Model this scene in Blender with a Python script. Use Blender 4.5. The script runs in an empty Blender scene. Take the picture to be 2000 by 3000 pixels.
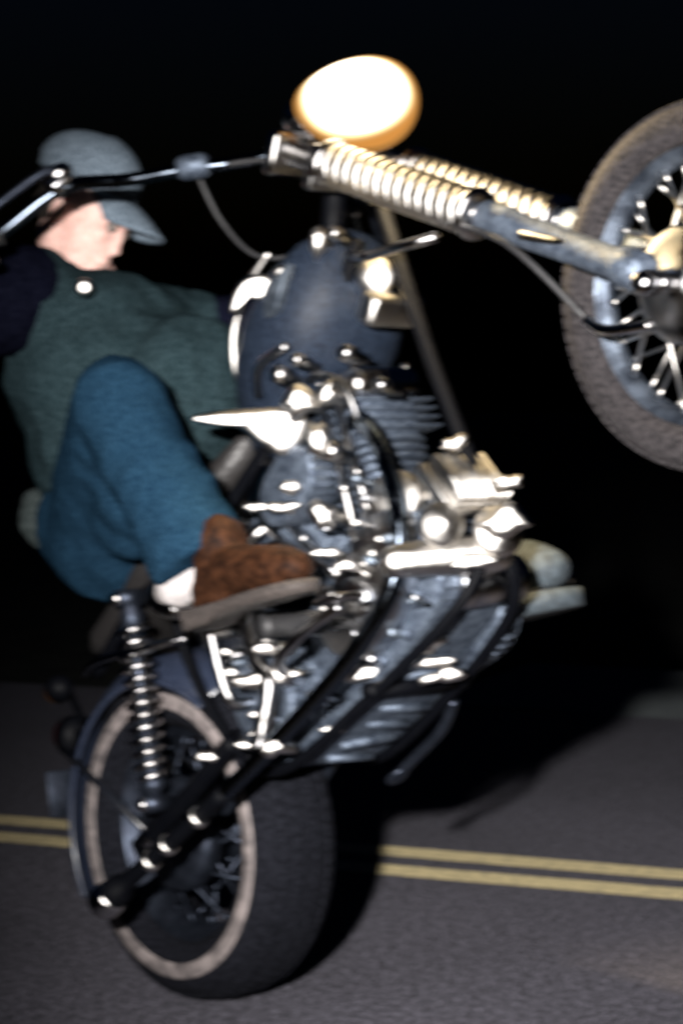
import bpy, bmesh, math, random
from mathutils import Vector, Matrix, noise
random.seed(7)
scene = bpy.context.scene
C = scene.collection
V = Vector
R = math.radians

# ------------------------------------------------------------------ camera
cam_d = bpy.data.cameras.new('camera')
cam = bpy.data.objects.new('camera', cam_d)
C.objects.link(cam)
cam.location = (0, 0, 1.2)
cam.rotation_euler = (R(90 - 2.797), 0, 0)
cam_d.sensor_fit = 'VERTICAL'
cam_d.sensor_height = 36
cam_d.lens = 36 * 6570 / 3000
cam_d.clip_start = 0.05
cam_d.clip_end = 500
cam_d.dof.use_dof = True            # the snapshot is softly out of focus all over
cam_d.dof.focus_distance = 1.6
cam_d.dof.aperture_fstop = cam_d.lens / 1000 / 0.0056
cam_d.dof.aperture_ratio = 0.50      # wide, flat aperture: highlights smear sideways
scene.camera = cam

# ------------------------------------------------------------------ night sky
w = bpy.data.worlds.new('World')
scene.world = w
w.use_nodes = True
nt = w.node_tree
sky = nt.nodes.new('ShaderNodeTexSky')
sky.sky_type = 'NISHITA'
sky.sun_disc = False
sky.sun_elevation = R(-2)
sky.sun_rotation = R(200)
tint = nt.nodes.new('ShaderNodeMix')             # moonless night: only the blue is left
tint.data_type = 'RGBA'
tint.blend_type = 'MULTIPLY'
tint.inputs['Factor'].default_value = 1
tint.inputs['B'].default_value = (0.22, 0.55, 1.6, 1)
nt.links.new(sky.outputs[0], tint.inputs['A'])
nt.links.new(tint.outputs['Result'], nt.nodes['Background'].inputs[0])
nt.nodes['Background'].inputs[1].default_value = 0.02

# ------------------------------------------------------------------ the photographer's flash gun, held just left of the lens
fl = bpy.data.lights.new('camera_flash', 'SPOT')
fl.energy = 3900
fl.color = (1.0, 0.965, 0.935)
fl.shadow_soft_size = 0.05
fl.spot_size = R(42)
fl.spot_blend = 1.0
flo = bpy.data.objects.new('camera_flash', fl)
C.objects.link(flo)
flo.location = (-0.39, -0.05, 1.50)
flo.rotation_euler = (V((0.45, 4.3, 0.92)) - flo.location).to_track_quat('-Z', 'Y').to_euler()

scene.view_settings.view_transform = 'Standard'
scene.view_settings.look = 'None'
scene.view_settings.exposure = 0
scene.view_settings.gamma = 1
scene.cycles.use_denoising = True
scene.cycles.denoiser = 'OPENIMAGEDENOISE'
scene.cycles.max_bounces = 6
scene.cycles.sample_clamp_indirect = 2
scene.cycles.sample_clamp_direct = 6.0

# ------------------------------------------------------------------ materials
M = {}
def mat(name, col, rough=0.5, metal=0.0, var=None, vscale=40, amount=1.0, bump=0.0, bscale=200, spec=0.5, coat=0.0,
        rvar=0.0, detail=3.0, lo=0.35, hi=0.65, sheen=0.0):
    m = bpy.data.materials.new(name)
    m.use_nodes = True
    n = m.node_tree.nodes
    l = m.node_tree.links
    b = n['Principled BSDF']
    b.inputs['Base Color'].default_value = (*col, 1)
    b.inputs['Roughness'].default_value = rough
    b.inputs['Metallic'].default_value = metal
    b.inputs['Specular IOR Level'].default_value = spec
    b.inputs['Coat Weight'].default_value = coat
    b.inputs['Coat Roughness'].default_value = 0.08
    b.inputs['Sheen Weight'].default_value = sheen
    tc = n.new('ShaderNodeTexCoord')
    if var is not None:
        nz = n.new('ShaderNodeTexNoise')
        nz.inputs['Scale'].default_value = vscale
        nz.inputs['Detail'].default_value = detail
        l.new(tc.outputs['Object'], nz.inputs['Vector'])
        mr = n.new('ShaderNodeMapRange')
        mr.inputs['From Min'].default_value = lo
        mr.inputs['From Max'].default_value = hi
        mr.inputs['To Max'].default_value = amount
        l.new(nz.outputs['Fac'], mr.inputs['Value'])
        mx = n.new('ShaderNodeMix')
        mx.data_type = 'RGBA'
        mx.inputs['A'].default_value = (*col, 1)
        mx.inputs['B'].default_value = (*var, 1)
        l.new(mr.outputs[0], mx.inputs['Factor'])
        l.new(mx.outputs['Result'], b.inputs['Base Color'])
    if rvar:
        n2 = n.new('ShaderNodeTexNoise')
        n2.inputs['Scale'].default_value = 35
        n2.inputs['Detail'].default_value = 4
        l.new(tc.outputs['Object'], n2.inputs['Vector'])
        m2 = n.new('ShaderNodeMapRange')
        m2.inputs['From Min'].default_value = 0.3
        m2.inputs['From Max'].default_value = 0.7
        m2.inputs['To Min'].default_value = max(0.03, rough - rvar)
        m2.inputs['To Max'].default_value = rough + rvar
        l.new(n2.outputs['Fac'], m2.inputs['Value'])
        l.new(m2.outputs[0], b.inputs['Roughness'])
    if bump:
        n3 = n.new('ShaderNodeTexNoise')
        n3.inputs['Scale'].default_value = bscale
        n3.inputs['Detail'].default_value = 3
        l.new(tc.outputs['Object'], n3.inputs['Vector'])
        bp = n.new('ShaderNodeBump')
        bp.inputs['Strength'].default_value = bump
        bp.inputs['Distance'].default_value = 0.004
        l.new(n3.outputs['Fac'], bp.inputs['Height'])
        l.new(bp.outputs[0], b.inputs['Normal'])
    if metal > 0.95:
        g = n.new('ShaderNodeBsdfAnisotropic')
        g.distribution = 'BECKMANN'
        g.inputs['Color'].default_value = (*col, 1)
        g.inputs['Roughness'].default_value = rough
        for src, dst in (('Base Color', 'Color'), ('Roughness', 'Roughness'), ('Normal', 'Normal')):
            if b.inputs[src].is_linked:
                l.new(b.inputs[src].links[0].from_socket, g.inputs[dst])
        n.remove(b)
        l.new(g.outputs[0], n['Material Output'].inputs[0])
    M[name] = m
    return m

mat('chrome', (0.86, 0.83, 0.80), 0.34, 1.0, rvar=0.08, var=(0.55, 0.55, 0.57), vscale=18)
mat('chrome_soft', (0.74, 0.73, 0.73), 0.41, 1.0, rvar=0.08, var=(0.42, 0.44, 0.48), vscale=30)
mat('cast_aluminium', (0.105, 0.130, 0.170), 0.55, 0.7, rvar=0.12, var=(0.03, 0.04, 0.06), vscale=70, bump=0.6, bscale=180)
mat('satin_alloy', (0.13, 0.155, 0.19), 0.52, 0.8, rvar=0.1, var=(0.03, 0.04, 0.055), vscale=28, bump=0.4, bscale=160)
mat('dull_steel', (0.022, 0.028, 0.040), 0.48, 0.9, rvar=0.1, var=(0.03, 0.035, 0.05), vscale=60)
mat('black_paint', (0.006, 0.007, 0.010), 0.35, 0.0, coat=0.3, rvar=0.08)
mat('frame_paint', (0.0008, 0.0010, 0.0018), 0.6, 0.0, spec=0.06, rvar=0.08)
mat('blue_paint', (0.003, 0.005, 0.010), 0.55, 0.0, coat=0.0, spec=0.14, rvar=0.06, var=(0.012, 0.018, 0.030), vscale=160)
mat('fender_paint', (0.010, 0.014, 0.026), 0.35, 0.0, coat=0.6, rvar=0.06, var=(0.02, 0.026, 0.045), vscale=160)
mat('tyre_rubber', (0.0014, 0.0016, 0.0026), 0.9, var=(0.0075, 0.0080, 0.0112), vscale=140, bump=0.4, bscale=160, spec=0.06)
mat('front_rubber', (0.0060, 0.0055, 0.0062), 0.9, var=(0.026, 0.0235, 0.0245), vscale=150, bump=0.4, bscale=160, spec=0.08)
mat('whitewall_rubber', (0.050, 0.043, 0.043), 0.7, var=(0.175, 0.150, 0.145), vscale=34, bump=0.2)
mat('black_rubber', (0.008, 0.008, 0.009), 0.6, bump=0.3)
mat('seat_leather', (0.010, 0.009, 0.009), 0.5, bump=0.5, bscale=120)
mat('polished_alloy', (0.88, 0.85, 0.81), 0.50, 1.0, rvar=0.04)
mat('rim_alloy', (0.070, 0.085, 0.11), 0.5, 0.8, rvar=0.1, var=(0.012, 0.016, 0.024), vscale=22, bump=0.4, bscale=160)
mat('dark_chrome', (0.10, 0.12, 0.15), 0.30, 1.0, rvar=0.06)
mat('white_cotton', (0.34, 0.31, 0.30), 0.9, var=(0.24, 0.23, 0.235), vscale=160, bump=0.6, bscale=160, spec=0.0)
mat('skin', (0.66, 0.44, 0.385), 0.6, var=(0.57, 0.34, 0.29), vscale=90, bump=0.25, bscale=220)
M['skin'].node_tree.nodes['Principled BSDF'].inputs['Subsurface Weight'].default_value = 0.15
M['skin'].node_tree.nodes['Principled BSDF'].inputs['Subsurface Radius'].default_value = (0.02, 0.008, 0.004)
mat('green_wool', (0.0030, 0.0068, 0.0080), 0.95, var=(0.0215, 0.0365, 0.0420), vscale=210, bump=0.8, bscale=130, spec=0.0)
mat('navy_cloth', (0.0014, 0.0016, 0.0042), 0.9, var=(0.0045, 0.0050, 0.0105), vscale=130, bump=0.6, bscale=130, spec=0.0)
mat('denim', (0.0026, 0.0088, 0.0185), 0.95, var=(0.0110, 0.0300, 0.0520), vscale=220, bump=0.7, bscale=150, spec=0.0)
mat('grey_canvas', (0.036, 0.052, 0.068), 0.95, var=(0.17, 0.21, 0.255), vscale=210, bump=0.8, bscale=130, spec=0.0)
mat('shirt_cloth', (0.008, 0.012, 0.012), 0.9, var=(0.032, 0.040, 0.040), vscale=140, bump=0.6, bscale=140, spec=0.1)
mat('brown_leather', (0.0060, 0.0020, 0.0008), 0.7, var=(0.028, 0.0105, 0.0045), vscale=70, bump=0.7, bscale=70, spec=0.08)
mat('sole_rubber', (0.012, 0.0088, 0.0076), 0.8, var=(0.036, 0.028, 0.025), vscale=120, bump=0.6, bscale=120)
mat('worn_boot_leather', (0.009, 0.014, 0.018), 0.8, var=(0.030, 0.041, 0.050), vscale=60, bump=0.7, bscale=90)
mat('worn_sole', (0.010, 0.012, 0.013), 0.8, var=(0.040, 0.041, 0.041), vscale=90, bump=0.6, bscale=120)
mat('black_leather', (0.006, 0.006, 0.008), 0.5, bump=0.5, bscale=120)
mat('hair', (0.010, 0.007, 0.005), 0.6, bump=0.8, bscale=90)
mat('eye_white', (0.12, 0.10, 0.09), 0.5)
mat('brass', (0.75, 0.62, 0.42), 0.35, 1.0)
mat('red_lens', (0.03, 0.002, 0.002), 0.15, coat=0.6)
mat('amber_lens', (0.03, 0.012, 0.003), 0.15, coat=0.6)
mat('line_paint', (0.76, 0.63, 0.34), 0.75, var=(0.34, 0.29, 0.17), vscale=45, bump=0.5, bscale=160, lo=0.40, hi=0.72)
mat('gravel_shoulder', (0.06, 0.075, 0.08), 0.95, var=(0.13, 0.15, 0.155), vscale=50, bump=1.0, bscale=60)
mat('dark_soil', (0.010, 0.011, 0.010), 1.0, var=(0.020, 0.022, 0.018), vscale=6, bump=1.0, bscale=20, spec=0.1)
mat('joint_tar', (0.010, 0.010, 0.012), 0.8)

def asphalt():
    m = mat('asphalt', (0.13, 0.125, 0.14), 0.85, bump=0.9, bscale=110, spec=0.3)
    n, l = m.node_tree.nodes, m.node_tree.links
    b = n['Principled BSDF']
    tc = n.new('ShaderNodeTexCoord')
    def nz(scale, det, lo, hi, a, c):
        t = n.new('ShaderNodeTexNoise')
        t.inputs['Scale'].default_value = scale
        t.inputs['Detail'].default_value = det
        l.new(tc.outputs['Object'], t.inputs['Vector'])
        r = n.new('ShaderNodeMapRange')
        r.inputs['From Min'].default_value = lo
        r.inputs['From Max'].default_value = hi
        r.inputs['To Min'].default_value = a
        r.inputs['To Max'].default_value = c
        l.new(t.outputs['Fac'], r.inputs['Value'])
        return r.outputs[0]
    def mul(x, y):
        q = n.new('ShaderNodeMath')
        q.operation = 'MULTIPLY'
        l.new(x, q.inputs[0])
        l.new(y, q.inputs[1])
        return q.outputs[0]
    f = mul(mul(nz(105, 2, 0.34, 0.66, 0.0, 2.1), nz(50, 3, 0.36, 0.64, 0.55, 1.5)), nz(0.9, 4, 0.3, 0.7, 0.82, 1.15))
    mx = n.new('ShaderNodeMix')
    mx.data_type = 'RGBA'
    mx.blend_type = 'MULTIPLY'
    mx.inputs['Factor'].default_value = 1
    mx.inputs['A'].default_value = (0.070, 0.067, 0.083, 1)
    l.new(f, mx.inputs['B'])
    l.new(mx.outputs['Result'], b.inputs['Base Color'])
asphalt()

def emission(name, col, strength):
    m = bpy.data.materials.new(name)
    m.use_nodes = True
    n = m.node_tree.nodes
    n.remove(n['Principled BSDF'])
    e = n.new('ShaderNodeEmission')
    e.inputs[0].default_value = (*col, 1)
    e.inputs[1].default_value = strength
    m.node_tree.links.new(e.outputs[0], n['Material Output'].inputs[0])
    M[name] = m
emission('lamp_glow', (1.0, 0.90, 0.72), 9.0)
M['lamp_glow'].cycles.emission_sampling = 'NONE'
emission('lamp_halo_glow', (1.0, 0.45, 0.11), 0.45)  # rim made to glow, imitating an orange halo round the lamp

# ------------------------------------------------------------------ mesh helpers
def link(name, me, material, parent=None, loc=None, rot=None, smooth=True):
    o = bpy.data.objects.new(name, me)
    C.objects.link(o)
    if material is not None and not me.materials:
        me.materials.append(M[material])
    if smooth:
        me.polygons.foreach_set('use_smooth', [True] * len(me.polygons))
    if parent is not None:
        o.parent = parent
    if loc is not None:
        o.location = loc
    if rot is not None:
        o.rotation_euler = rot
    return o

def empty(name, parent=None, loc=(0, 0, 0)):
    o = bpy.data.objects.new(name, None)
    C.objects.link(o)
    o.empty_display_size = 0.1
    o.location = loc
    if parent is not None:
        o.parent = parent
    return o

def catmull(pts, vals, step=6):
    n = len(pts)
    if n < 3:
        return [V(p) for p in pts], list(vals)
    op, ov = [], []
    for i in range(n - 1):
        p0, p1, p2, p3 = (V(pts[max(i - 1, 0)]), V(pts[i]), V(pts[i + 1]), V(pts[min(i + 2, n - 1)]))
        for k in range(step):
            t = k / step
            a = p1 * 2
            b = (p2 - p0) * t
            c = (p0 * 2 - p1 * 5 + p2 * 4 - p3) * t * t
            d = (p1 * 3 - p0 - p2 * 3 + p3) * t ** 3
            op.append((a + b + c + d) * 0.5)
            ov.append(vals[i] * (1 - t) + vals[i + 1] * t)
    op.append(V(pts[-1]))
    ov.append(vals[-1])
    return op, ov

def tube(bm, pts, r, n=12, smooth=True, cap=True, step=6, flat=None, round_caps=False):
    """sweep a circle (or an oval: flat = (direction, ratio)) along points"""
    rad = list(r) if isinstance(r, (list, tuple)) else [r] * len(pts)
    if smooth and len(pts) > 2:
        pts, rad = catmull(pts, rad, step)
    pts = [V(p) for p in pts]
    if round_caps:
        d0 = (pts[0] - pts[1]).normalized()
        d1 = (pts[-1] - pts[-2]).normalized()
        a, ra, bb, rb = pts[0], rad[0], pts[-1], rad[-1]
        q = (0.4, 0.7, 0.9, 0.98)
        pre = [(a + d0 * ra * s, ra * math.sqrt(max(0.0, 1 - s * s))) for s in reversed(q)]
        post = [(bb + d1 * rb * s, rb * math.sqrt(max(0.0, 1 - s * s))) for s in q]
        pts = [p for p, _ in pre] + pts + [p for p, _ in post]
        rad = [x for _, x in pre] + rad + [x for _, x in post]
    t0 = (pts[1] - pts[0]).normalized()
    ref = V((0, 0, 1)) if abs(t0.z) < 0.9 else V((1, 0, 0))
    nrm = (ref - t0 * ref.dot(t0)).normalized()
    rings = []
    for i, p in enumerate(pts):
        t = (pts[min(i + 1, len(pts) - 1)] - pts[max(i - 1, 0)]).normalized()
        nrm = (nrm - t * nrm.dot(t)).normalized()
        bn = t.cross(nrm)
        ring = []
        for k in range(n):
            a = 2 * math.pi * k / n
            off = nrm * math.cos(a) * rad[i] + bn * math.sin(a) * rad[i]
            if flat is not None:
                fd = V(flat[0]).normalized()
                off -= fd * off.dot(fd) * (1 - flat[1])
            ring.append(bm.verts.new(p + off))
        rings.append(ring)
    for a, b in zip(rings, rings[1:]):
        for k in range(n):
            bm.faces.new((a[k], a[(k + 1) % n], b[(k + 1) % n], b[k]))
    if cap:
        bm.faces.new(list(reversed(rings[0])))
        bm.faces.new(rings[-1])

def lathe(bm, prof, origin=(0, 0, 0), axis=(0, 1, 0), n=48, closed=False):
    """revolve (radius, offset along axis) about an axis"""
    o, ax = V(origin), V(axis).normalized()
    ref = V((0, 0, 1)) if abs(ax.z) < 0.9 else V((1, 0, 0))
    e1 = (ref - ax * ref.dot(ax)).normalized()
    e2 = ax.cross(e1)
    rings = []
    for (r, h) in prof:
        if r < 1e-5:
            rings.append([bm.verts.new(o + ax * h)])
        else:
            rings.append([bm.verts.new(o + ax * h + (e1 * math.cos(2 * math.pi * k / n) + e2 * math.sin(2 * math.pi * k / n)) * r) for k in range(n)])
    pairs = list(zip(rings, rings[1:]))
    if closed:
        pairs.append((rings[-1], rings[0]))
    for a, b in pairs:
        for k in range(n):
            k2 = (k + 1) % n
            if len(a) == 1 and len(b) == 1:
                continue
            if len(a) == 1:
                bm.faces.new((a[0], b[k2], b[k]))
            elif len(b) == 1:
                bm.faces.new((a[k], a[k2], b[0]))
            else:
                bm.faces.new((a[k], a[k2], b[k2], b[k]))
    if not closed:
        if len(rings[0]) > 1:
            bm.faces.new(list(reversed(rings[0])))
        if len(rings[-1]) > 1:
            bm.faces.new(rings[-1])

def frame_from(x, up=(0, 0, 1)):
    x = V(x).normalized()
    up = V(up)
    z = (up - x * up.dot(x)).normalized()
    y = z.cross(x)
    return Matrix((x, y, z)).transposed()

def box(bm, c, size, rot=None, bev=0.0, seg=2):
    b2 = bmesh.new()
    bmesh.ops.create_cube(b2, size=1)
    for v in b2.verts:
        v.co = V((v.co.x * size[0], v.co.y * size[1], v.co.z * size[2]))
    if bev:
        bmesh.ops.bevel(b2, geom=list(b2.edges), offset=bev, segments=seg, affect='EDGES', profile=0.5)
    m = rot.to_4x4() if rot is not None else Matrix.Identity(4)
    m.translation = V(c)
    bmesh.ops.transform(b2, matrix=m, verts=b2.verts)
    add(bm, b2)

def add(bm, b2):
    me = bpy.data.meshes.new('tmp')
    b2.to_mesh(me)
    b2.free()
    bm.from_mesh(me)
    bpy.data.meshes.remove(me)

def ball(bm, c, r, rot=None, u=20, v=14):
    rr = (r, r, r) if isinstance(r, (int, float)) else r
    b2 = bmesh.new()
    bmesh.ops.create_uvsphere(b2, u_segments=u, v_segments=v, radius=1)
    m = (rot.to_4x4() if rot is not None else Matrix.Identity(4)) @ Matrix.Diagonal((*rr, 1))
    m.translation = V(c)
    bmesh.ops.transform(b2, matrix=m, verts=b2.verts)
    add(bm, b2)

def prism(bm, outline, y0, y1, bev=0.006, seg=3):
    """closed outline of (x, z) points extruded from y0 to y1"""
    b2 = bmesh.new()
    a = [b2.verts.new((x, y0, z)) for x, z in outline]
    b = [b2.verts.new((x, y1, z)) for x, z in outline]
    n = len(a)
    b2.faces.new(a)
    b2.faces.new(list(reversed(b)))
    for k in range(n):
        b2.faces.new((a[k], b[k], b[(k + 1) % n], a[(k + 1) % n]))
    bmesh.ops.recalc_face_normals(b2, faces=b2.faces)
    if bev:
        bmesh.ops.bevel(b2, geom=list(b2.edges), offset=bev, segments=seg, affect='EDGES', profile=0.5)
    add(bm, b2)

def rounded(pts, step=5):
    """closed Catmull-Rom outline"""
    n = len(pts)
    out = []
    for i in range(n):
        p0, p1, p2, p3 = (V((*pts[(i + k) % n], 0)) for k in (-1, 0, 1, 2))
        for k in range(step):
            t = k / step
            q = (p1 * 2 + (p2 - p0) * t + (p0 * 2 - p1 * 5 + p2 * 4 - p3) * t * t + (p1 * 3 - p0 - p2 * 3 + p3) * t ** 3) * 0.5
            out.append((q.x, q.y))
    return out

def mesh(bm, name):
    bmesh.ops.recalc_face_normals(bm, faces=bm.faces)
    me = bpy.data.meshes.new(name)
    bm.to_mesh(me)
    bm.free()
    return me

def fuse(bm, name, voxel, smooth=6, fac=0.5, wrinkle=None):
    """melt overlapping closed shapes into one continuous skin"""
    me = mesh(bm, name)
    o = bpy.data.objects.new('tmp_fuse', me)
    C.objects.link(o)
    r = o.modifiers.new('r', 'REMESH')
    r.mode = 'VOXEL'
    r.voxel_size = voxel
    s = o.modifiers.new('s', 'SMOOTH')
    s.iterations = smooth
    s.factor = fac
    dg = bpy.context.evaluated_depsgraph_get()
    out = bpy.data.meshes.new_from_object(o.evaluated_get(dg))
    bpy.data.objects.remove(o)
    bpy.data.meshes.remove(me)
    if wrinkle:
        amp, sc, stretch = wrinkle
        nn = [v.normal.copy() for v in out.vertices]
        for v, q in zip(out.vertices, nn):
            p = V((v.co.x * sc * stretch[0], v.co.y * sc * stretch[1], v.co.z * sc * stretch[2]))
            d = 1 - abs(noise.noise(p)) * 2
            v.co += q * (d * amp + noise.noise(p * 2.7) * amp * 0.5)
        out.update()
    out.name = name
    return out

# ------------------------------------------------------------------ the road
YAW, WH = R(50), R(40)                       # heading of the machine, height of the wheelie
phi = R(22.3)
rd = V((math.cos(phi), -math.sin(phi), 0))   # the way the road runs
rn = V((math.sin(phi), math.cos(phi), 0))    # across it, away from the photographer

def strip(name, n0, n1, z, material, a=-40.0, b=40.0, parent=None, na=1, nb=1, wob=0.0, zw=0.0):
    bm = bmesh.new()
    grid = []
    for i in range(na + 1):
        row = []
        for j in range(nb + 1):
            s = a + (b - a) * i / na
            t = n0 + (n1 - n0) * j / nb
            e = wob * noise.noise(V((s * 1.3, n0 * 7 + j, 3))) if j in (0, nb) else 0
            p = rd * s + rn * (t + e)
            row.append(bm.verts.new((p.x, p.y, z + zw * noise.noise(V((s * 0.8, t * 0.8, 1))))))
        grid.append(row)
    for i in range(na):
        for j in range(nb):
            bm.faces.new((grid[i][j], grid[i][j + 1], grid[i + 1][j + 1], grid[i + 1][j]))
    return link(name, mesh(bm, name), material, parent, smooth=False)

gr = strip('ground', -300, 300, -0.06, 'dark_soil', -300, 300)
gr['kind'] = 'structure'
gr['label'] = 'dark open ground beyond the road fading into the night'
EDGE = 8.98 * math.cos(phi)
road = strip('road', -14, EDGE, 0.0, 'asphalt')
road['kind'] = 'structure'
road['label'] = 'grey asphalt road under the rearing motorcycle'
mid = 5.87 * math.cos(phi)
for s in (1, -1):
    o = strip('centre_line', mid + s * 0.111 - 0.060, mid + s * 0.111 + 0.060, 0.004, 'line_paint', parent=road, na=900, wob=0.006)
jt = strip('edge_joint', EDGE - 0.03, EDGE + 0.09, -0.012, 'joint_tar', parent=road, na=400, wob=0.02)
sh = strip('shoulder', EDGE + 0.06, EDGE + 1.55, -0.004, 'gravel_shoulder', a=-3.1, b=40.0, na=500, nb=6, wob=0.12, zw=0.02)
sh['kind'] = 'structure'
sh['label'] = 'pale gravel shoulder along the far edge of the road'

# ------------------------------------------------------------------ the motorcycle's own axes: x forward, y left, z up, origin at the rear axle
fh = V((math.cos(YAW), -math.sin(YAW), 0))
up = V((0, 0, 1))
fx = fh * math.cos(WH) + up * math.sin(WH)
ly = V((math.sin(YAW), math.cos(YAW), 0))
uz = -fh * math.sin(WH) + up * math.cos(WH)
ROT = Matrix((fx, ly, uz)).transposed()
RR = 0.335
AX = V((-0.277, 4.511, RR))
OFF = ROT.inverted() @ V((0, 0, RR))         # from the contact patch to the axle
def at(l):
    return AX + ROT @ V(l)

bike = empty('motorcycle')
bike.matrix_world = Matrix.Translation(AX - V((0, 0, RR))) @ ROT.to_4x4()
bike['label'] = 'chromed motorcycle with blue tank and fat whitewall tyre rearing up on its rear wheel'
bike['category'] = 'motorcycle'

def part(name, bm, material, parent=None, smooth=True, label=None):
    o = link(name, mesh(bm, name), material, parent or bike, smooth=smooth)
    if parent is None:
        o.location = OFF
    if label:
        o['label'] = label
    return o

# ---- wheels
def wheel(name, centre, Rt, sec, rim_r, ww=None, tyre_mat='tyre_rubber', nsp=40, hub_r=0.04, hub_w=0.075, label=None, spin=0.0, bright=('rim_alloy', 'satin_alloy', 'polished_alloy')):
    """Rt tyre radius, sec half the section width, rim_r rim radius"""
    wroot = empty(name, bike, OFF + V(centre))
    wroot.rotation_euler = (0, spin, 0)
    if label:
        wroot['label'] = label
    hgt = Rt - rim_r
    prof = []
    N = 26
    for k in range(N + 1):                       # from the bead round the tread to the other bead
        a = R(-142 + 284 * k / N)
        ca, sa = math.cos(a), math.sin(a)
        rr = rim_r + hgt * 0.5 + hgt * 0.5 * math.copysign(abs(ca) ** 0.8, ca)
        prof.append((rr, sec * math.copysign(abs(sa) ** 0.85, sa)))
    bm = bmesh.new()
    lathe(bm, prof, n=128, closed=True)
    ty = link('tyre', mesh(bm, 'tyre'), tyre_mat, wroot)
    # tread blocks: rows of shallow lugs that follow the crown
    bm = bmesh.new()
    rows = [(-0.62, 0), (-0.3, 0.5), (0.0, 0), (0.3, 0.5), (0.62, 0)]
    nb = 76
    for fy, ph in rows:
        sa = math.copysign(min(1, abs(fy)) ** (1 / 0.85), fy)
        ca = math.sqrt(1 - sa * sa)
        r0 = rim_r + hgt * 0.5 + hgt * 0.5 * ca ** 0.8
        tilt = math.atan2(fy * 0.8, 1.0)
        for k in range(nb):
            a = 2 * math.pi * (k + ph) / nb
            c = V((math.cos(a) * r0, fy * sec, math.sin(a) * r0))
            e = Matrix.Rotation(-a, 3, 'Y') @ Matrix.Rotation(tilt, 3, 'Z')
            box(bm, c, (0.007, sec * 0.25, 2 * math.pi * r0 / nb * 0.78), e)
    t = link('tread', mesh(bm, 'tread'), tyre_mat, wroot, smooth=False)
    t['kind'] = 'stuff'
    if ww:
        def ysurf(r):
            q = (r - rim_r - hgt * 0.5) / (hgt * 0.5)
            ca = math.copysign(min(1, abs(q)) ** (1 / 0.8), q)
            return sec * max(0.0, 1 - ca * ca) ** (0.5 * 0.85)
        for s in (-1, 1):
            bm = bmesh.new()
            pr = [(ww[0] + (ww[1] - ww[0]) * k / 8, 0) for k in range(9)]
            pr = [(r, s * (ysurf(r) + (0.0022 if 0 < k < 8 else 0.0005))) for k, (r, _) in enumerate(pr)]
            inner = [(r, h - s * 0.004) for r, h in reversed(pr)]
            lathe(bm, pr + inner, n=128, closed=True)
            o = link('whitewall', mesh(bm, 'whitewall'), 'whitewall_rubber', wroot)
            if s < 0:
                o['label'] = 'pale whitewall band on the fat black tyre'
    bm = bmesh.new()
    rw = sec * 0.62
    lathe(bm, [(rim_r + 0.014, -rw), (rim_r + 0.016, -rw * 0.9), (rim_r, -rw * 0.8), (rim_r - 0.012, -rw * 0.4), (rim_r - 0.018, 0), (rim_r - 0.012, rw * 0.4),
               (rim_r, rw * 0.8), (rim_r + 0.016, rw * 0.9), (rim_r + 0.014, rw), (rim_r + 0.006, rw * 0.86), (rim_r - 0.008, rw * 0.3), (rim_r - 0.008, -rw * 0.3), (rim_r + 0.006, -rw * 0.86)], n=96, closed=True)
    link('rim', mesh(bm, 'rim'), bright[0], wroot)
    bm = bmesh.new()
    lathe(bm, [(hub_r * 1.35, -hub_w), (hub_r * 1.45, -hub_w * 0.9), (hub_r * 1.35, -hub_w * 0.8), (hub_r * 0.7, -hub_w * 0.65), (hub_r * 0.6, 0), (hub_r * 0.7, hub_w * 0.65),
               (hub_r * 1.35, hub_w * 0.8), (hub_r * 1.45, hub_w * 0.9), (hub_r * 1.35, hub_w)], n=40)
    link('hub', mesh(bm, 'hub'), bright[1], wroot)
    # spokes: four crossing families that share two meshes each side
    meshes = {}
    for s in (-1, 1):
        for d in (-1, 1):
            b2 = bmesh.new()
            a = R(62) * d
            h = V((math.cos(a) * hub_r * 1.3, s * hub_w * (0.86 if d > 0 else 0.92), math.sin(a) * hub_r * 1.3))
            e = V((rim_r - 0.012, s * rw * 0.25, 0))
            tube(b2, [h, e], 0.0037, n=6)
            tube(b2, [e - (e - h).normalized() * 0.022, e], 0.0046, n=6)
            meshes[s, d] = mesh(b2, 'spoke')
            meshes[s, d].materials.append(M[bright[2]])
    for k in range(nsp):
        s = -1 if k % 2 else 1
        d = -1 if (k // 2) % 2 else 1
        link('spoke', meshes[s, d], None, wroot, rot=(0, 2 * math.pi * k / nsp, 0))
    return wroot

rw_ = wheel('rear_wheel', (0, 0, 0), RR, 0.098, 0.205, ww=(0.254, 0.286), nsp=40, hub_r=0.05, hub_w=0.075, bright=('dull_steel', 'dull_steel', 'dull_steel'))
fw_ = wheel('front_wheel', (1.678, 0.006, -0.041), 0.290, 0.043, 0.214, tyre_mat='front_rubber', nsp=40, hub_r=0.042, hub_w=0.062, spin=0.1)
# front brake: drum plate on the right, cooling ring, axle nut, torque arm
FA = V((1.674, 0, -0.039))
bm = bmesh.new()
lathe(bm, [(0.0, -0.082), (0.022, -0.082), (0.03, -0.074), (0.07, -0.07), (0.088, -0.064), (0.094, -0.058), (0.094, -0.030), (0.06, -0.03)], n=48)
part('brake_plate', bm, 'chrome_soft', fw_)
bm = bmesh.new()
lathe(bm, [(0.0, -0.118), (0.014, -0.118), (0.018, -0.113), (0.018, -0.085), (0.0, -0.085)], n=6)
part('axle_nut', bm, 'chrome', fw_)
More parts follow.
